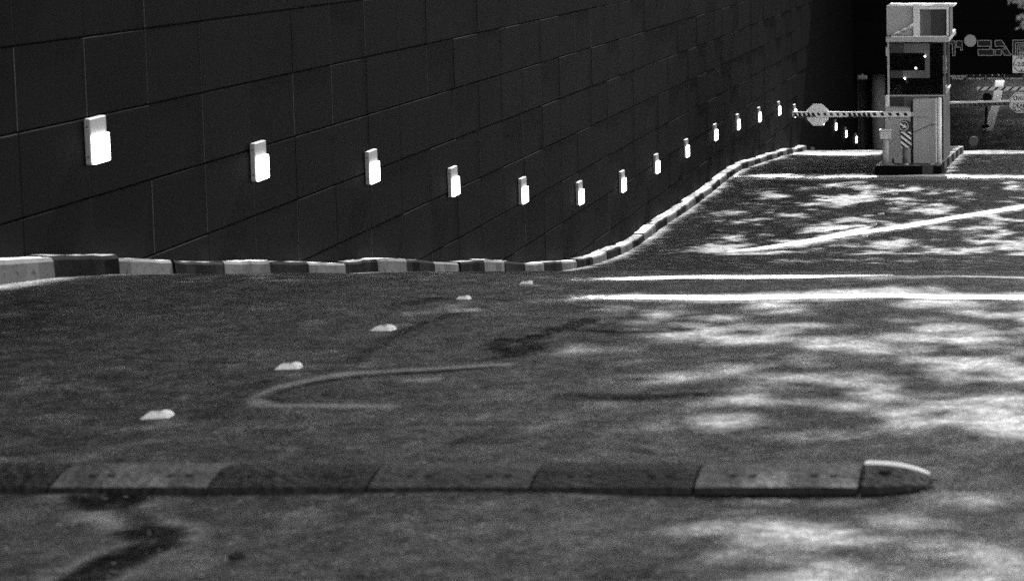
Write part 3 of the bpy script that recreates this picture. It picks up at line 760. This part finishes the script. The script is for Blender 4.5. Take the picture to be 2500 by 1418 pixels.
for s, dz, size in (('טאה', .095, .15), ('DEAD', -.065, .115), ('SLOW', -.15, .105)):
    letters('lettering', s, c_, RB_-.048, cz_+dz, size, M_BLACK, arm, rb.location, .002)

# striped clearance bar hung before the garage mouth
CB = 75.0
cbx0, cz1 = at(2385, 212.5, CB).x, at(2385, 212.5, CB).z; cz0 = at(2385, 221.5, CB).z; cbx1 = 1.6
cbt = thing('clearance_bar', 'hanging clearance bar with slanting black and white stripes across the right garage mouth', 'clearance bar', (-.5, CB, cz0))
q = part_of(cbt); q('bar', B(cbx0, cbx1, CB-.04, CB+.04, cz0, cz1, bev=.006), M_WHITE)
bm = bmesh.new(); x = cbx0+.02; hh_ = cz1-cz0
while x < cbx1-.3: poly_xz(bm, [(x, cz0), (x+.075, cz0), (x+.075+.13, cz1), (x+.13, cz1)], CB-.0415); x += .232
q('stripe', bm, M_BLACK, kind='stuff')
bm = bmesh.new()
for x in (-1.0, 1.4): tube(bm, (x, CB, cz1), (x, CB+.9, CZ-5.0), .012, n=8)
q('hanger', bm, M_STEEL)

# ------------------------------------------------------------------ sign bollard, intercom, posts on the island
SB = 47.05; sz = itop(SB)
sb_ = thing('sign_bollard', 'keep right bollard with white arrow disc over black and white slanting stripes', 'traffic sign', (-3.0, SB, sz))
q = part_of(sb_)
def PS(x, y): a_ = at(x, y, SB); return a_.x, a_.z
cx = PS(2208, 0)[0]; zbt = sz
q('post', T((cx-.012, SB+.03, zbt-.02), (cx-.012, SB+.03, PS(0, 360)[1]), .05, n=14), M_MGREY, smooth=True)
zt1 = PS(0, 294)[1]; zt2 = PS(0, 361)[1]; wv_ = .115
body = []
for k in range(9): body.append((cx-.01 + wv_*math.cos(math.pi*k/8), zt1-.06 + .06*math.sin(math.pi*k/8)))
body += [(cx-wv_+.03, zt2+.02), (cx-wv_+.06, zt2), (cx+wv_-.01, zt2), (cx+wv_+.01, zt2+.02)]
q('sign_body', prism(body, SB-.02, SB+.02), M_DGREY)
dcx, dcz = PS(2206.5, 307.5)
bm = bmesh.new(); n = 28
for ra, rb2 in ((.093, .083),):
    o1 = [bm.verts.new((dcx + ra*math.cos(6.2832*k/n), SB-.0225, dcz + ra*math.sin(6.2832*k/n))) for k in range(n)]
    o2 = [bm.verts.new((dcx + rb2*math.cos(6.2832*k/n), SB-.0225, dcz + rb2*math.sin(6.2832*k/n))) for k in range(n)]
    for k in range(n): bm.faces.new((o1[k], o1[(k+1) % n], o2[(k+1) % n], o2[k]))
q('disc_rim', bm, M_WHITE)
bm = bmesh.new(); ang = R(-32); ar = [(-.075, .018), (.0, .018), (.0, .05), (.07, 0), (.0, -.05), (.0, -.018), (-.075, -.018)]
poly_xz(bm, [(dcx + a_*math.cos(ang) - b_*math.sin(ang), dcz + a_*math.sin(ang) + b_*math.cos(ang)) for a_, b_ in ar], SB-.0235); q('arrow', bm, M_WHITE)
xl_, xr_ = cx-wv_+.022, cx+wv_-.005; zc_ = PS(0, 322)[1]; zd_ = zt2+.008
q('stripe_panel', B(xl_, xr_, SB-.026, SB-.0205, zd_, zc_), M_WHITE)
bm = bmesh.new(); wd = xr_-xl_; drop = .155; z = zc_ + .10
while z > zd_-.02:                                   # slanting bands, clipped to the panel
    pts = [(xl_, z), (xr_, z-drop), (xr_, z-drop-.05), (xl_, z-.05)]
    cl_ = []
    for (xa_, za_), (xb2, zb2) in zip(pts, pts[1:]+pts[:1]):
        cl_.append((xa_, za_))
    pts2 = []
    for zlim, keep in ((zc_-.003, lambda v, l: v <= l), (zd_+.003, lambda v, l: v >= l)):
        out = []
        for (p0, p1) in zip(cl_, cl_[1:]+cl_[:1]):
            if keep(p0[1], zlim): out.append(p0)
            if keep(p0[1], zlim) != keep(p1[1], zlim):
                tt = (zlim-p0[1])/(p1[1]-p0[1]); out.append((p0[0] + tt*(p1[0]-p0[0]), zlim))
        cl_ = out
        if not cl_: break
    if len(cl_) >= 3: poly_xz(bm, cl_, SB-.0275)
    z -= .105
q('stripe', bm, M_BLACK, kind='stuff')
q('base_collar', T((cx-.012, SB+.03, zbt-.02), (cx-.012, SB+.03, zbt+.02), .08, .06, n=14), M_STEEL)

IB = 47.0; iz = itop(IB)
ic = thing('intercom_post', 'short white intercom post with a slatted head at the left end of the island', 'intercom', (at(2162, 400, IB).x, IB, iz))
q = part_of(ic); cx = ic.location.x
q('post', T((cx, IB+.05, iz-.02), (cx, IB+.05, at(0, 338, IB).z), .062, n=18), M_LGREY, smooth=True)
zh0, zh1 = at(0, 340, IB).z, at(0, 317, IB).z
q('head', B(cx-.112, cx+.112, IB-.03, IB+.14, zh0, zh1-.02, bev=.008), M_LGREY); q('head_cap', B(cx-.122, cx+.122, IB-.045, IB+.15, zh1-.019, zh1, bev=.006), M_WHITE)
for k in range(4):
    z = zh1-.045-k*.034; q('slat', B(cx-.09, cx+.09, IB-.045, IB-.0305, z-.020, z), M_WHITE)
q('foot', T((cx+.02, IB+.04, iz-.006), (cx+.02, IB+.04, iz+.03), .17, .09, n=18), M_CONC)
def white_post(name, lab, x, yt, Y, r):
    a_ = at(x, yt, Y); t = thing(name, lab, 'post', (a_.x, Y, itop(Y)))
    p_ = part_of(t); p_('shaft', T((a_.x, Y, itop(Y)-.03), (a_.x, Y, a_.z-.02), r, n=16), M_WHITE, smooth=True); p_('cap', T((a_.x, Y, a_.z-.02), (a_.x, Y, a_.z), r+.001, r*.6, n=16), M_WHITE, smooth=True)
white_post('guard_post', 'tall white guard post at the right front corner of the booth', 2292.5, 238, 47.35, .047)
white_post('guard_post', 'white guard post at the left front corner of the booth behind the barrier cabinet', 2166, 232, 48.15, .045)
bm = B(-.02, .02, -.02, .02, -.02, .10); o = obj('floor_peg', bm, M_BLACK, None, Vector((at(2180, 400, 47.1).x, 47.15, itop(47.15)))); tag(o, 'small black peg standing right of the intercom post foot', 'peg')

# round marker at the lip, dark signal inside the garage
a_ = at(2377, 345, 60.3); t = thing('marker_disc', 'grey round disc on a short stem at the brow of the right lane', 'marker', (a_.x, 60.3, float(gz0(60.3))))
q = part_of(t); q('disc', T((a_.x, 60.28, a_.z), (a_.x, 60.31, a_.z), .118, n=28), M_MGREY); q('stem', T((a_.x, 60.3, float(gz0(60.3))-.02), (a_.x, 60.3, a_.z-.10), .018, n=8), M_BLACK)
g = ground(2407, 309); t = thing('signal_stand', 'black round signal head on a post and round base inside the garage', 'signal', g)
q = part_of(t); ct_ = at(2412, 238, g.y)
q('base', T(g, g + Vector((0, 0, .05)), .16, .10, n=18), M_BLACK); q('post', T(g + Vector((0, 0, .05)), (g.x+.02, g.y, ct_.z-.1), .045, n=12), M_BLACK)
q('head', T((g.x+.05, g.y-.06, ct_.z), (g.x+.05, g.y+.04, ct_.z), .165, n=24), M_BLACK)

# ------------------------------------------------------------------ garage front and interior
FY = 76.0
fac = thing('garage_front', 'dark panelled beam of the garage front above the two entrance lanes', 'building', (0, FY, CZ-5.2))
fl_ = fac.location
zbot = at(2300, 182, FY).z
def fpart(name, bm, m, **k):
    for v in bm.verts: v.co -= fl_
    return obj(name, bm, m, fac, **k)
fpart('beam_core', B(WX+.002, 8, FY+.04, FY+1.4, zbot, CZ+10), M_JOINT)
FW = 2.4
for i in range(6):
    for k in range(-7, 9):
        hb = H0 + k*PH; zb2, zt2_ = max(CZ-hb, zbot), CZ-hb+PH
        if zt2_ - zb2 < .05: continue
        x0 = WX + .004 + i*FW
        fpart('panel', B(x0+.003, x0+FW-.003, FY + random.uniform(-.002, .002), FY+.038, zb2+(.004 if k < 8 else 0), zt2_-.006, bev=.003), M_PANEL)
fpart('roof_slab', B(WX+.002, 8, FY+1.41, 120, CZ-4.6, CZ-4.2), M_DCONC)
fpart('side_wall', B(WX-.3, WX, ye+.01, 120, CZ-9.5, CZ-4.6), M_DCONC); fpart('side_wall', B(8.0, 8.3, FY, 120, CZ-9.5, CZ-4.2), M_DCONC)
fpart('back_wall', B(WX, 8, 118, 118.3, CZ-9.5, CZ-4.6), M_DCONC)
fpart('added_partition', B(-4.95, -4.75, 79.2, 117.5, CZ-9.5, CZ-4.61), M_DCONC)  # added wall that keeps the left lane dark
# column
ca = at(2144, 185, 77.9); t = thing('column', 'round pale concrete column carrying the garage beam left of the booth', 'column', (ca.x, 77.9, float(gz0(77.9))))
part_of(t)('shaft', T((ca.x, 77.9, float(gz0(77.9))-.1), (ca.x, 77.9, CZ-4.62), .215, n=32), M_CONC, smooth=True)
# small floodlight under the beam
fa = at(2106, 189, FY-.1); t = thing('floodlight', 'small pale floodlight fixed under the beam left of the column', 'floodlight', fa); q = part_of(t)
q('housing', B(fa.x-.16, fa.x+.14, FY-.2, FY-.02, fa.z-.07, fa.z+.06, bev=.03), M_CONC); q('bracket', B(fa.x-.02, fa.x+.02, FY-.1, FY+.1, fa.z+.06, zbot+.02), M_STEEL)
# ceiling luminaires
for i, (x, y) in enumerate(((-2.4, 95.0), (-.6, 95.0))):
    t = thing('ceiling_lamp', 'lit ceiling tube lamp over the garage ramp, %s one' % ('left' if i == 0 else 'right'), 'ceiling lamp', (x, y, CZ-4.6), 'tube lamps in the garage')
    q = part_of(t); q('housing', B(x-.6, x+.6, y-.08, y+.08, CZ-4.66, CZ-4.6), M_WHITE); q('tube', T((x-.55, y, CZ-4.70), (x+.55, y, CZ-4.70), .025, n=10), M_TUBE)
    la = bpy.data.lights.new('tube_light', 'AREA'); la.shape = 'RECTANGLE'; la.size = 1.1; la.size_y = .12; la.energy = 12
    lo = bpy.data.objects.new('tube_light', la); COL.objects.link(lo); lo.parent = t; lo.location = (0, 0, -.14)

# lettering on the beam: stylised raised letters with pale edges
lt = thing('parking_lettering', 'row of raised dark letters with pale outlines on the garage beam', 'lettering', (-2.5, FY, CZ-4.2)); q = part_of(lt)
LZ = lambda x, y: at(2300 + x/7.09, y/7.09, FY-.06)
LET = [[(90, 715), (222, 715), (225, 970), (178, 970), (178, 760), (90, 760)],
       [(245, 715), (350, 715), (350, 875), (318, 875), (318, 822), (245, 822)],
       [(615, 705), (850, 705), (850, 862), (893, 862), (890, 965), (625, 965), (615, 862), (825, 862), (825, 808), (615, 808)],
       [(915, 705), (1030, 705), (1195, 962), (1075, 962), (1045, 890), (1025, 890), (1020, 962), (918, 962), (918, 860), (1095, 860), (1062, 808), (915, 808)],
       [(1222, 700), (1490, 700), (1490, 965), (1222, 965)]]
for pts in LET:
    P3 = [LZ(*p) for p in pts]
    l_ = q('letter', prism([(p.x, p.z) for p in P3], FY-.06, FY-.003), M_BLACK)
    bm = bmesh.new(); loop = P3 + [P3[0]]
    for a_, b_ in zip(loop[:-1], loop[1:]): tube(bm, a_, b_, .011, n=6)
    q('letter_edge', bm, M_LGREY, l_)
l_ = q('letter', prism([(LZ(x, y).x, LZ(x, y).z) for x, y in ((1268, 748), (1446, 748), (1446, 960), (1268, 960))], FY-.075, FY-.061), M_BLACK)
bm = bmesh.new(); sqv = [LZ(*p) for p in ((1268, 960), (1268, 748), (1446, 748), (1446, 960))]
for a_, b_ in zip(sqv[:-1], sqv[1:]): tube(bm, a_ + Vector((0, -.02, 0)), b_ + Vector((0, -.02, 0)), .011, n=6)
q('letter_edge', bm, M_LGREY, l_)
for pts in ([(1305, 950), (1305, 785), (1400, 785), (1425, 820), (1425, 860), (1395, 890), (1345, 890), (1345, 950)], [(1335, 812), (1385, 812), (1395, 835), (1385, 865), (1335, 865), (1335, 812)]):
    bm = bmesh.new(); P3 = [LZ(*p) + Vector((0, -.02, 0)) for p in pts]
    for a_, b_ in zip(P3[:-1], P3[1:]): tube(bm, a_, b_, .011, n=6)
    q('letter_edge', bm, M_LGREY, l_)
a_ = at(2300+487/7.09, 710/7.09, FY-.16)
t = thing('round_disc', 'plain pale round disc standing off the beam between the raised letters', 'disc', (a_.x, FY-.02, a_.z)); q = part_of(t)
q('disc', T((a_.x, FY-.16, a_.z), (a_.x, FY-.10, a_.z), .186, n=36), M_LGREY); q('spacer', T((a_.x, FY-.10, a_.z), (a_.x, FY-.003, a_.z), .04, n=10), M_BLACK)

# clearance sign 2.05
c1 = LZ(1372, 1118); t = thing('clearance_sign', 'white clearance sign with a ringed 2.05 between two triangles on the beam', 'traffic sign', (c1.x, FY-.03, c1.z)); q = part_of(t)
hs = .275
q('board', B(c1.x-hs, c1.x+hs, FY-.05, FY-.004, c1.z-hs+.005, c1.z+hs, bev=.006), M_WHITE)
bm = bmesh.new(); n = 36
o1 = [bm.verts.new((c1.x + .245*math.cos(6.2832*k/n), FY-.0525, c1.z + .245*math.sin(6.2832*k/n))) for k in range(n)]
o2 = [bm.verts.new((c1.x + .222*math.cos(6.2832*k/n), FY-.0525, c1.z + .222*math.sin(6.2832*k/n))) for k in range(n)]
for k in range(n): bm.faces.new((o1[k], o1[(k+1) % n], o2[(k+1) % n], o2[k]))
q('ring', bm, M_BLACK)
for s in (1, -1): bm = bmesh.new(); poly_xz(bm, [(c1.x-.05, c1.z+s*.205), (c1.x+.05, c1.z+s*.205), (c1.x, c1.z+s*.145)], FY-.0525); q('triangle', bm, M_BLACK)
letters('lettering', '2.05', c1.x+.03, FY-.053, c1.z, .17, M_BLACK, t, t.location, .003); letters('lettering', 'מ', c1.x-.165, FY-.053, c1.z-.02, .10, M_BLACK, t, t.location)

# row of black notice boxes under the beam
zn1, zn0 = at(0, 182.3, FY-.1).z, at(0, 196, FY-.1).z
nb = thing('notice_box_row', 'row of black notice boxes with white words hanging under the garage beam', 'sign', (-2.5, FY-.1, zn0)); q = part_of(nb)
xb = [at(x, 190, FY-.12).x for x in (2315, 2360.6, 2406.5, 2452, 2498, 2544)]
for i, lines in enumerate((('MOBILE VEHICLE', 'ENTRANCE'), ('MAX. HIGHT',), ('HEADLIGHTS',), ('NO SMOKING',), ())):
    p_ = q('notice_panel', B(xb[i]+.006, xb[i+1]-.006, FY-.12, FY-.02, zn0, zn1), M_BLACK)
    bm = bmesh.new(); box(bm, xb[i+1]-.0055, xb[i+1]+.0055, FY-.124, FY-.02, zn0, zn1); q('divider', bm, M_LGREY)
    cxm = (xb[i]+xb[i+1])/2
    for j, s in enumerate(lines):
        zz_ = (zn0+zn1)/2 - .045 if len(lines) == 1 else (zn0 + .115 - j*.07)
        letters('lettering', s, cxm, FY-.1225, zz_, .085 if len(lines) == 1 else .068, M_PRINT, p_, nb.location, .0018)
    if i in (1, 2):
        for dx in (-.085, .115):
            bm = bmesh.new(); tube(bm, (cxm+dx, FY-.124, zn1-.02), (cxm+dx, FY-.1202, zn1-.02), .024 if i == 2 else .014, n=12); q('icon_dot', bm, M_PRINT, p_)

# ------------------------------------------------------------------ trees on the right verge, crowns shaped to dapple the road
def leaf_cloud(centres, per, rad, size):
    n = len(centres)*per
    c = np.repeat(np.array(centres), per, 0) + np.random.normal(0, 1, (n, 3))*np.repeat(np.array(rad), per)[:, None]*np.array([1, 1, .55])
    u = np.random.normal(0, 1, (n, 3)); u[:, 2] *= .5; u /= np.linalg.norm(u, axis=1)[:, None]
    v = np.cross(u, np.random.normal(0, 1, (n, 3))); v /= np.linalg.norm(v, axis=1)[:, None]
    s = size*np.random.uniform(.6, 1.3, n)[:, None]
    q_ = np.stack([c - u*s, c + v*s*.45, c + u*s, c - v*s*.45], 1)
    me_ = bpy.data.meshes.new('shade_crown'); me_.vertices.add(4*n); me_.vertices.foreach_set('co', q_.reshape(-1).astype(np.float32))
    me_.loops.add(4*n); me_.loops.foreach_set('vertex_index', np.arange(4*n, dtype=np.int32)); me_.polygons.add(n)
    me_.polygons.foreach_set('loop_start', np.arange(0, 4*n, 4, dtype=np.int32)); me_.update(calc_edges=True); return me_
GAPS = []                                             # openings cut in the unseen leaf roof to place sun patches (centre, half sizes, how open)
for gx_, gy_, rx, ry, o_ in ((1950, 757, 420, 20, .95), (2350, 790, 200, 22, .7), (1480, 845, 260, 20, .75), (2250, 900, 260, 15, .6), (2420, 955, 130, 14, .7), (1900, 905, 120, 12, .4),
                            (1450, 740, 220, 14, .5),
                            (2200, 1360, 170, 34, .8), (1750, 1400, 260, 30, .5), (2430, 1330, 120, 40, .35), 
                            (1650, 815, 160, 10, .5), (2080, 815, 130, 8, .6), (1900, 500, 9, 9, .0),
                            (1880, 520, 150, 16, .8), (2000, 548, 120, 8, .6), (1850, 560, 160, 9, .7), (2300, 585, 160, 10, .6), (2400, 610, 160, 12, .7), (2150, 640, 260, 10, .5),
                            (2400, 500, 120, 14, .6), (1900, 640, 200, 8, .5), (2050, 432, 110, 5, .9), (2430, 430, 100, 5, .9), (2000, 468, 200, 8, .4), (2350, 480, 120, 12, .35), (2000, 376, 200, 4, .8), (2050, 724, 620, 9, .9), (1500, 726, 200, 7, .5), (1700, 680, 350, 3, .7)):
    p_ = ground(gx_, gy_); q1, q2 = ground(gx_, gy_ - ry), ground(gx_, gy_ + ry)
    GAPS.append((p_.x, p_.y, rx/F*p_.y, max(.12, abs(q1.y-q2.y)/2), o_))
from mathutils import noise as mn
def cover_grid():                                     # how closed the leaf roof is over each spot of road
    X, Y = np.meshgrid(np.arange(-7.2, 2.6, .06), np.arange(1, 62, .06), indexing='ij')
    nz = np.array([mn.fractal((x*2.3, y*2.3, 3.3) if y < 30 else (x*1.25, y*.9, 7.7), .35, 2.2, 5) for x, y in zip(X.ravel(), Y.ravel())]).reshape(X.shape)
    nz = np.clip(.5 + nz*1.1, 0, 1)
    g = np.zeros_like(X)
    for cx_, cy_, rx, ry, k in GAPS: g = np.maximum(g, k*np.exp(-(((X-cx_)/rx)**2 + ((Y-cy_)/ry)**2)))
    side = np.clip((X/Y + .215)/.10, 0, 1)*(Y > 6)*(Y < 15)*1.0
    low = np.clip((X + 6.0)/.8, 0, 1)*(Y > 34.5)*(Y < 45.5)*.5
    o_ = np.maximum(np.maximum(g, side), low)*2.0*np.clip((nz-np.where(Y > 30, .40, .35))/.44, 0, 1)
    o_ = o_*np.where((Y > 7.6) & (Y < 8.5), np.where(X/Y > -.07, .05, .0), 1)*np.where((Y > 14.0) & (Y < 14.8), .2, 1)
    nz2 = np.array([mn.noise((x*.9, y*.8, 1.7)) for x, y in zip(X[::3, ::3].ravel(), Y[::3, ::3].ravel())]).reshape(X[::3, ::3].shape).repeat(3, 0).repeat(3, 1)[:X.shape[0], :X.shape[1]]
    soft = np.clip((X/Y + .42)/.12, 0, 1)*(Y > 6)*np.clip((13.6-Y)/.6, 0, 1)*np.where((Y > 7.6) & (Y < 8.5), .3, 1)*np.clip(.15 + .30*nz2, 0, .35)
    line = np.exp(-((Y-13.62)/.24)**4)*np.clip((X+3.4)/.8, 0, 1) + np.exp(-((Y-15.05-.25*np.clip(X+2.2,0,2))/.3)**4)*np.clip((X+3.2)/.6, 0, 1) + np.exp(-((Y-46.35)/.5)**4)*np.clip((X+6.2)/.5, 0, 1)*.9  # slots in the leaf roof that let sun onto the painted lines
    for pl in ([(1775, 615), (1900, 603), (2045, 575), (2190, 556), (2325, 533), (2560, 494)], [(1940, 600), (2045, 578)]):
        q = [ground(*p) for p in pl]
        for a_, b_ in zip(q[:-1], q[1:]):
            t_ = np.clip(((X-a_.x)*(b_.x-a_.x) + (Y-a_.y)*(b_.y-a_.y))/((b_.x-a_.x)**2 + (b_.y-a_.y)**2), 0, 1)
            line = np.maximum(line, np.exp(-(np.hypot(X-a_.x-t_*(b_.x-a_.x), Y-a_.y-t_*(b_.y-a_.y))/.34)**4)*.95)
    kerb_ = np.exp(-((X + 6.39)/.24)**2)*(Y > 14)*(1.5 + .4*np.sin(1.9*Y)) + ((Y < 14.6)*np.exp(-((X+6.40)/.25)**2))*.6  # slot in the leaf roof that lets sun onto the kerb tops
    lip = (Y > 57)*.9 + np.exp(-((X+2.3)/.2)**2)*(Y > 47)*.9
    return np.clip(1 - np.maximum.reduce([o_, soft, line, kerb_, lip]), 0, 1)
COVER = cover_grid()
def tree(x, y, label, fill, seed, ya, yb, hang=None):
    random.seed(seed); np.random.seed(seed)
    z0 = float(gz0(min(y, 60))); t = thing('tree', label, 'tree', (x, y, z0), 'trees along the right side of the road')
    bm = bmesh.new(); pts = [Vector((0, 0, -.2)), Vector((-.1, .1, 2.2)), Vector((-.35, .1, 4.6)), Vector((-.8, 0, 6.8))]
    for i in range(3): tube(bm, pts[i], pts[i+1], .34-.05*i, .34-.05*(i+1), n=14, cap=True)
    obj('trunk', bm, M_BARK, t, smooth=True)
    cs, rs = [], []
    n = int(fill*(yb-ya)); X = np.random.uniform(-7.2, 2.55, n); Y = np.random.uniform(ya, yb, n); h = np.random.uniform(10.5, 14.5, n)
    ok = np.random.uniform(0, 1, n) < COVER[((X+7.2)/.06).astype(int), np.clip((Y-1)/.06, 0, COVER.shape[1]-1).astype(int)]
    X, Y, h = X[ok], Y[ok], h[ok]
    cs = np.stack([X + h*SUN.x/SUN.z - x, Y + h*SUN.y/SUN.z - y, gz0(Y) + h - z0], 1)
    far = [tuple(c) for c in cs[cs[:, 0] > -4.2][:400]]
    for k in range(9):
        e = Vector(random.choice(far)); bm = bmesh.new(); a_ = pts[3]; m1 = a_.lerp(e, .5) + Vector((0, 0, .6))
        tube(bm, a_, m1, .08, .05, n=8); tube(bm, m1, e, .05, .012, n=8); obj('limb', bm, M_BARK, t, smooth=True)
    link('shade_crown', leaf_cloud(cs, 1, [.02]*len(cs), .092), M_LEAF, t)  # unseen leaves, thinned by COVER to shape sun and shade below
    if hang:
        c2 = [Vector(h) - Vector((x, y, z0)) for h in hang]
        bm = bmesh.new(); path_tube(bm, [pts[2], Vector((-1.5, 0, 3.6)), c2[0] + Vector((.5, 0, .9)), c2[0] + Vector((.12, 0, .2)), c2[-1]], .02, 8); obj('branch', bm, M_BARK, t)
        link('leaf_spray', leaf_cloud([tuple(c) for c in c2], 22, [.014]*len(c2), .016), M_SUNLEAF, t)['kind'] = 'stuff'  # brighter leaf colour stands for sunlight on the spray
    return t
HB = 9.5
tree(5.2, 13, 'tree whose sunlit hanging leaves show blurred in the upper right corner', 10500, 3, 1, 14.6, [tuple(at(x, y, HB)) for x, y in ((2506, 62), (2498, 45), (2508, 18), (2463, -8), (2500, 2), (2520, 30), (2516, 110), (2508, 128))])
tree(5.6, 28, 'unseen tree added to shade the top of the ramp, second of the row', 8000, 5, 14.6, 27)
tree(5.3, 41, 'unseen tree added to shade the ramp, third of the row', 9500, 8, 27, 40)
tree(5.5, 54, 'unseen tree added to dapple the lower level, fourth of the row', 9500, 11, 40, 52)
tree(5.4, 64, 'unseen tree added to shade the garage mouth, standing farthest away', 7500, 12, 52, 61)
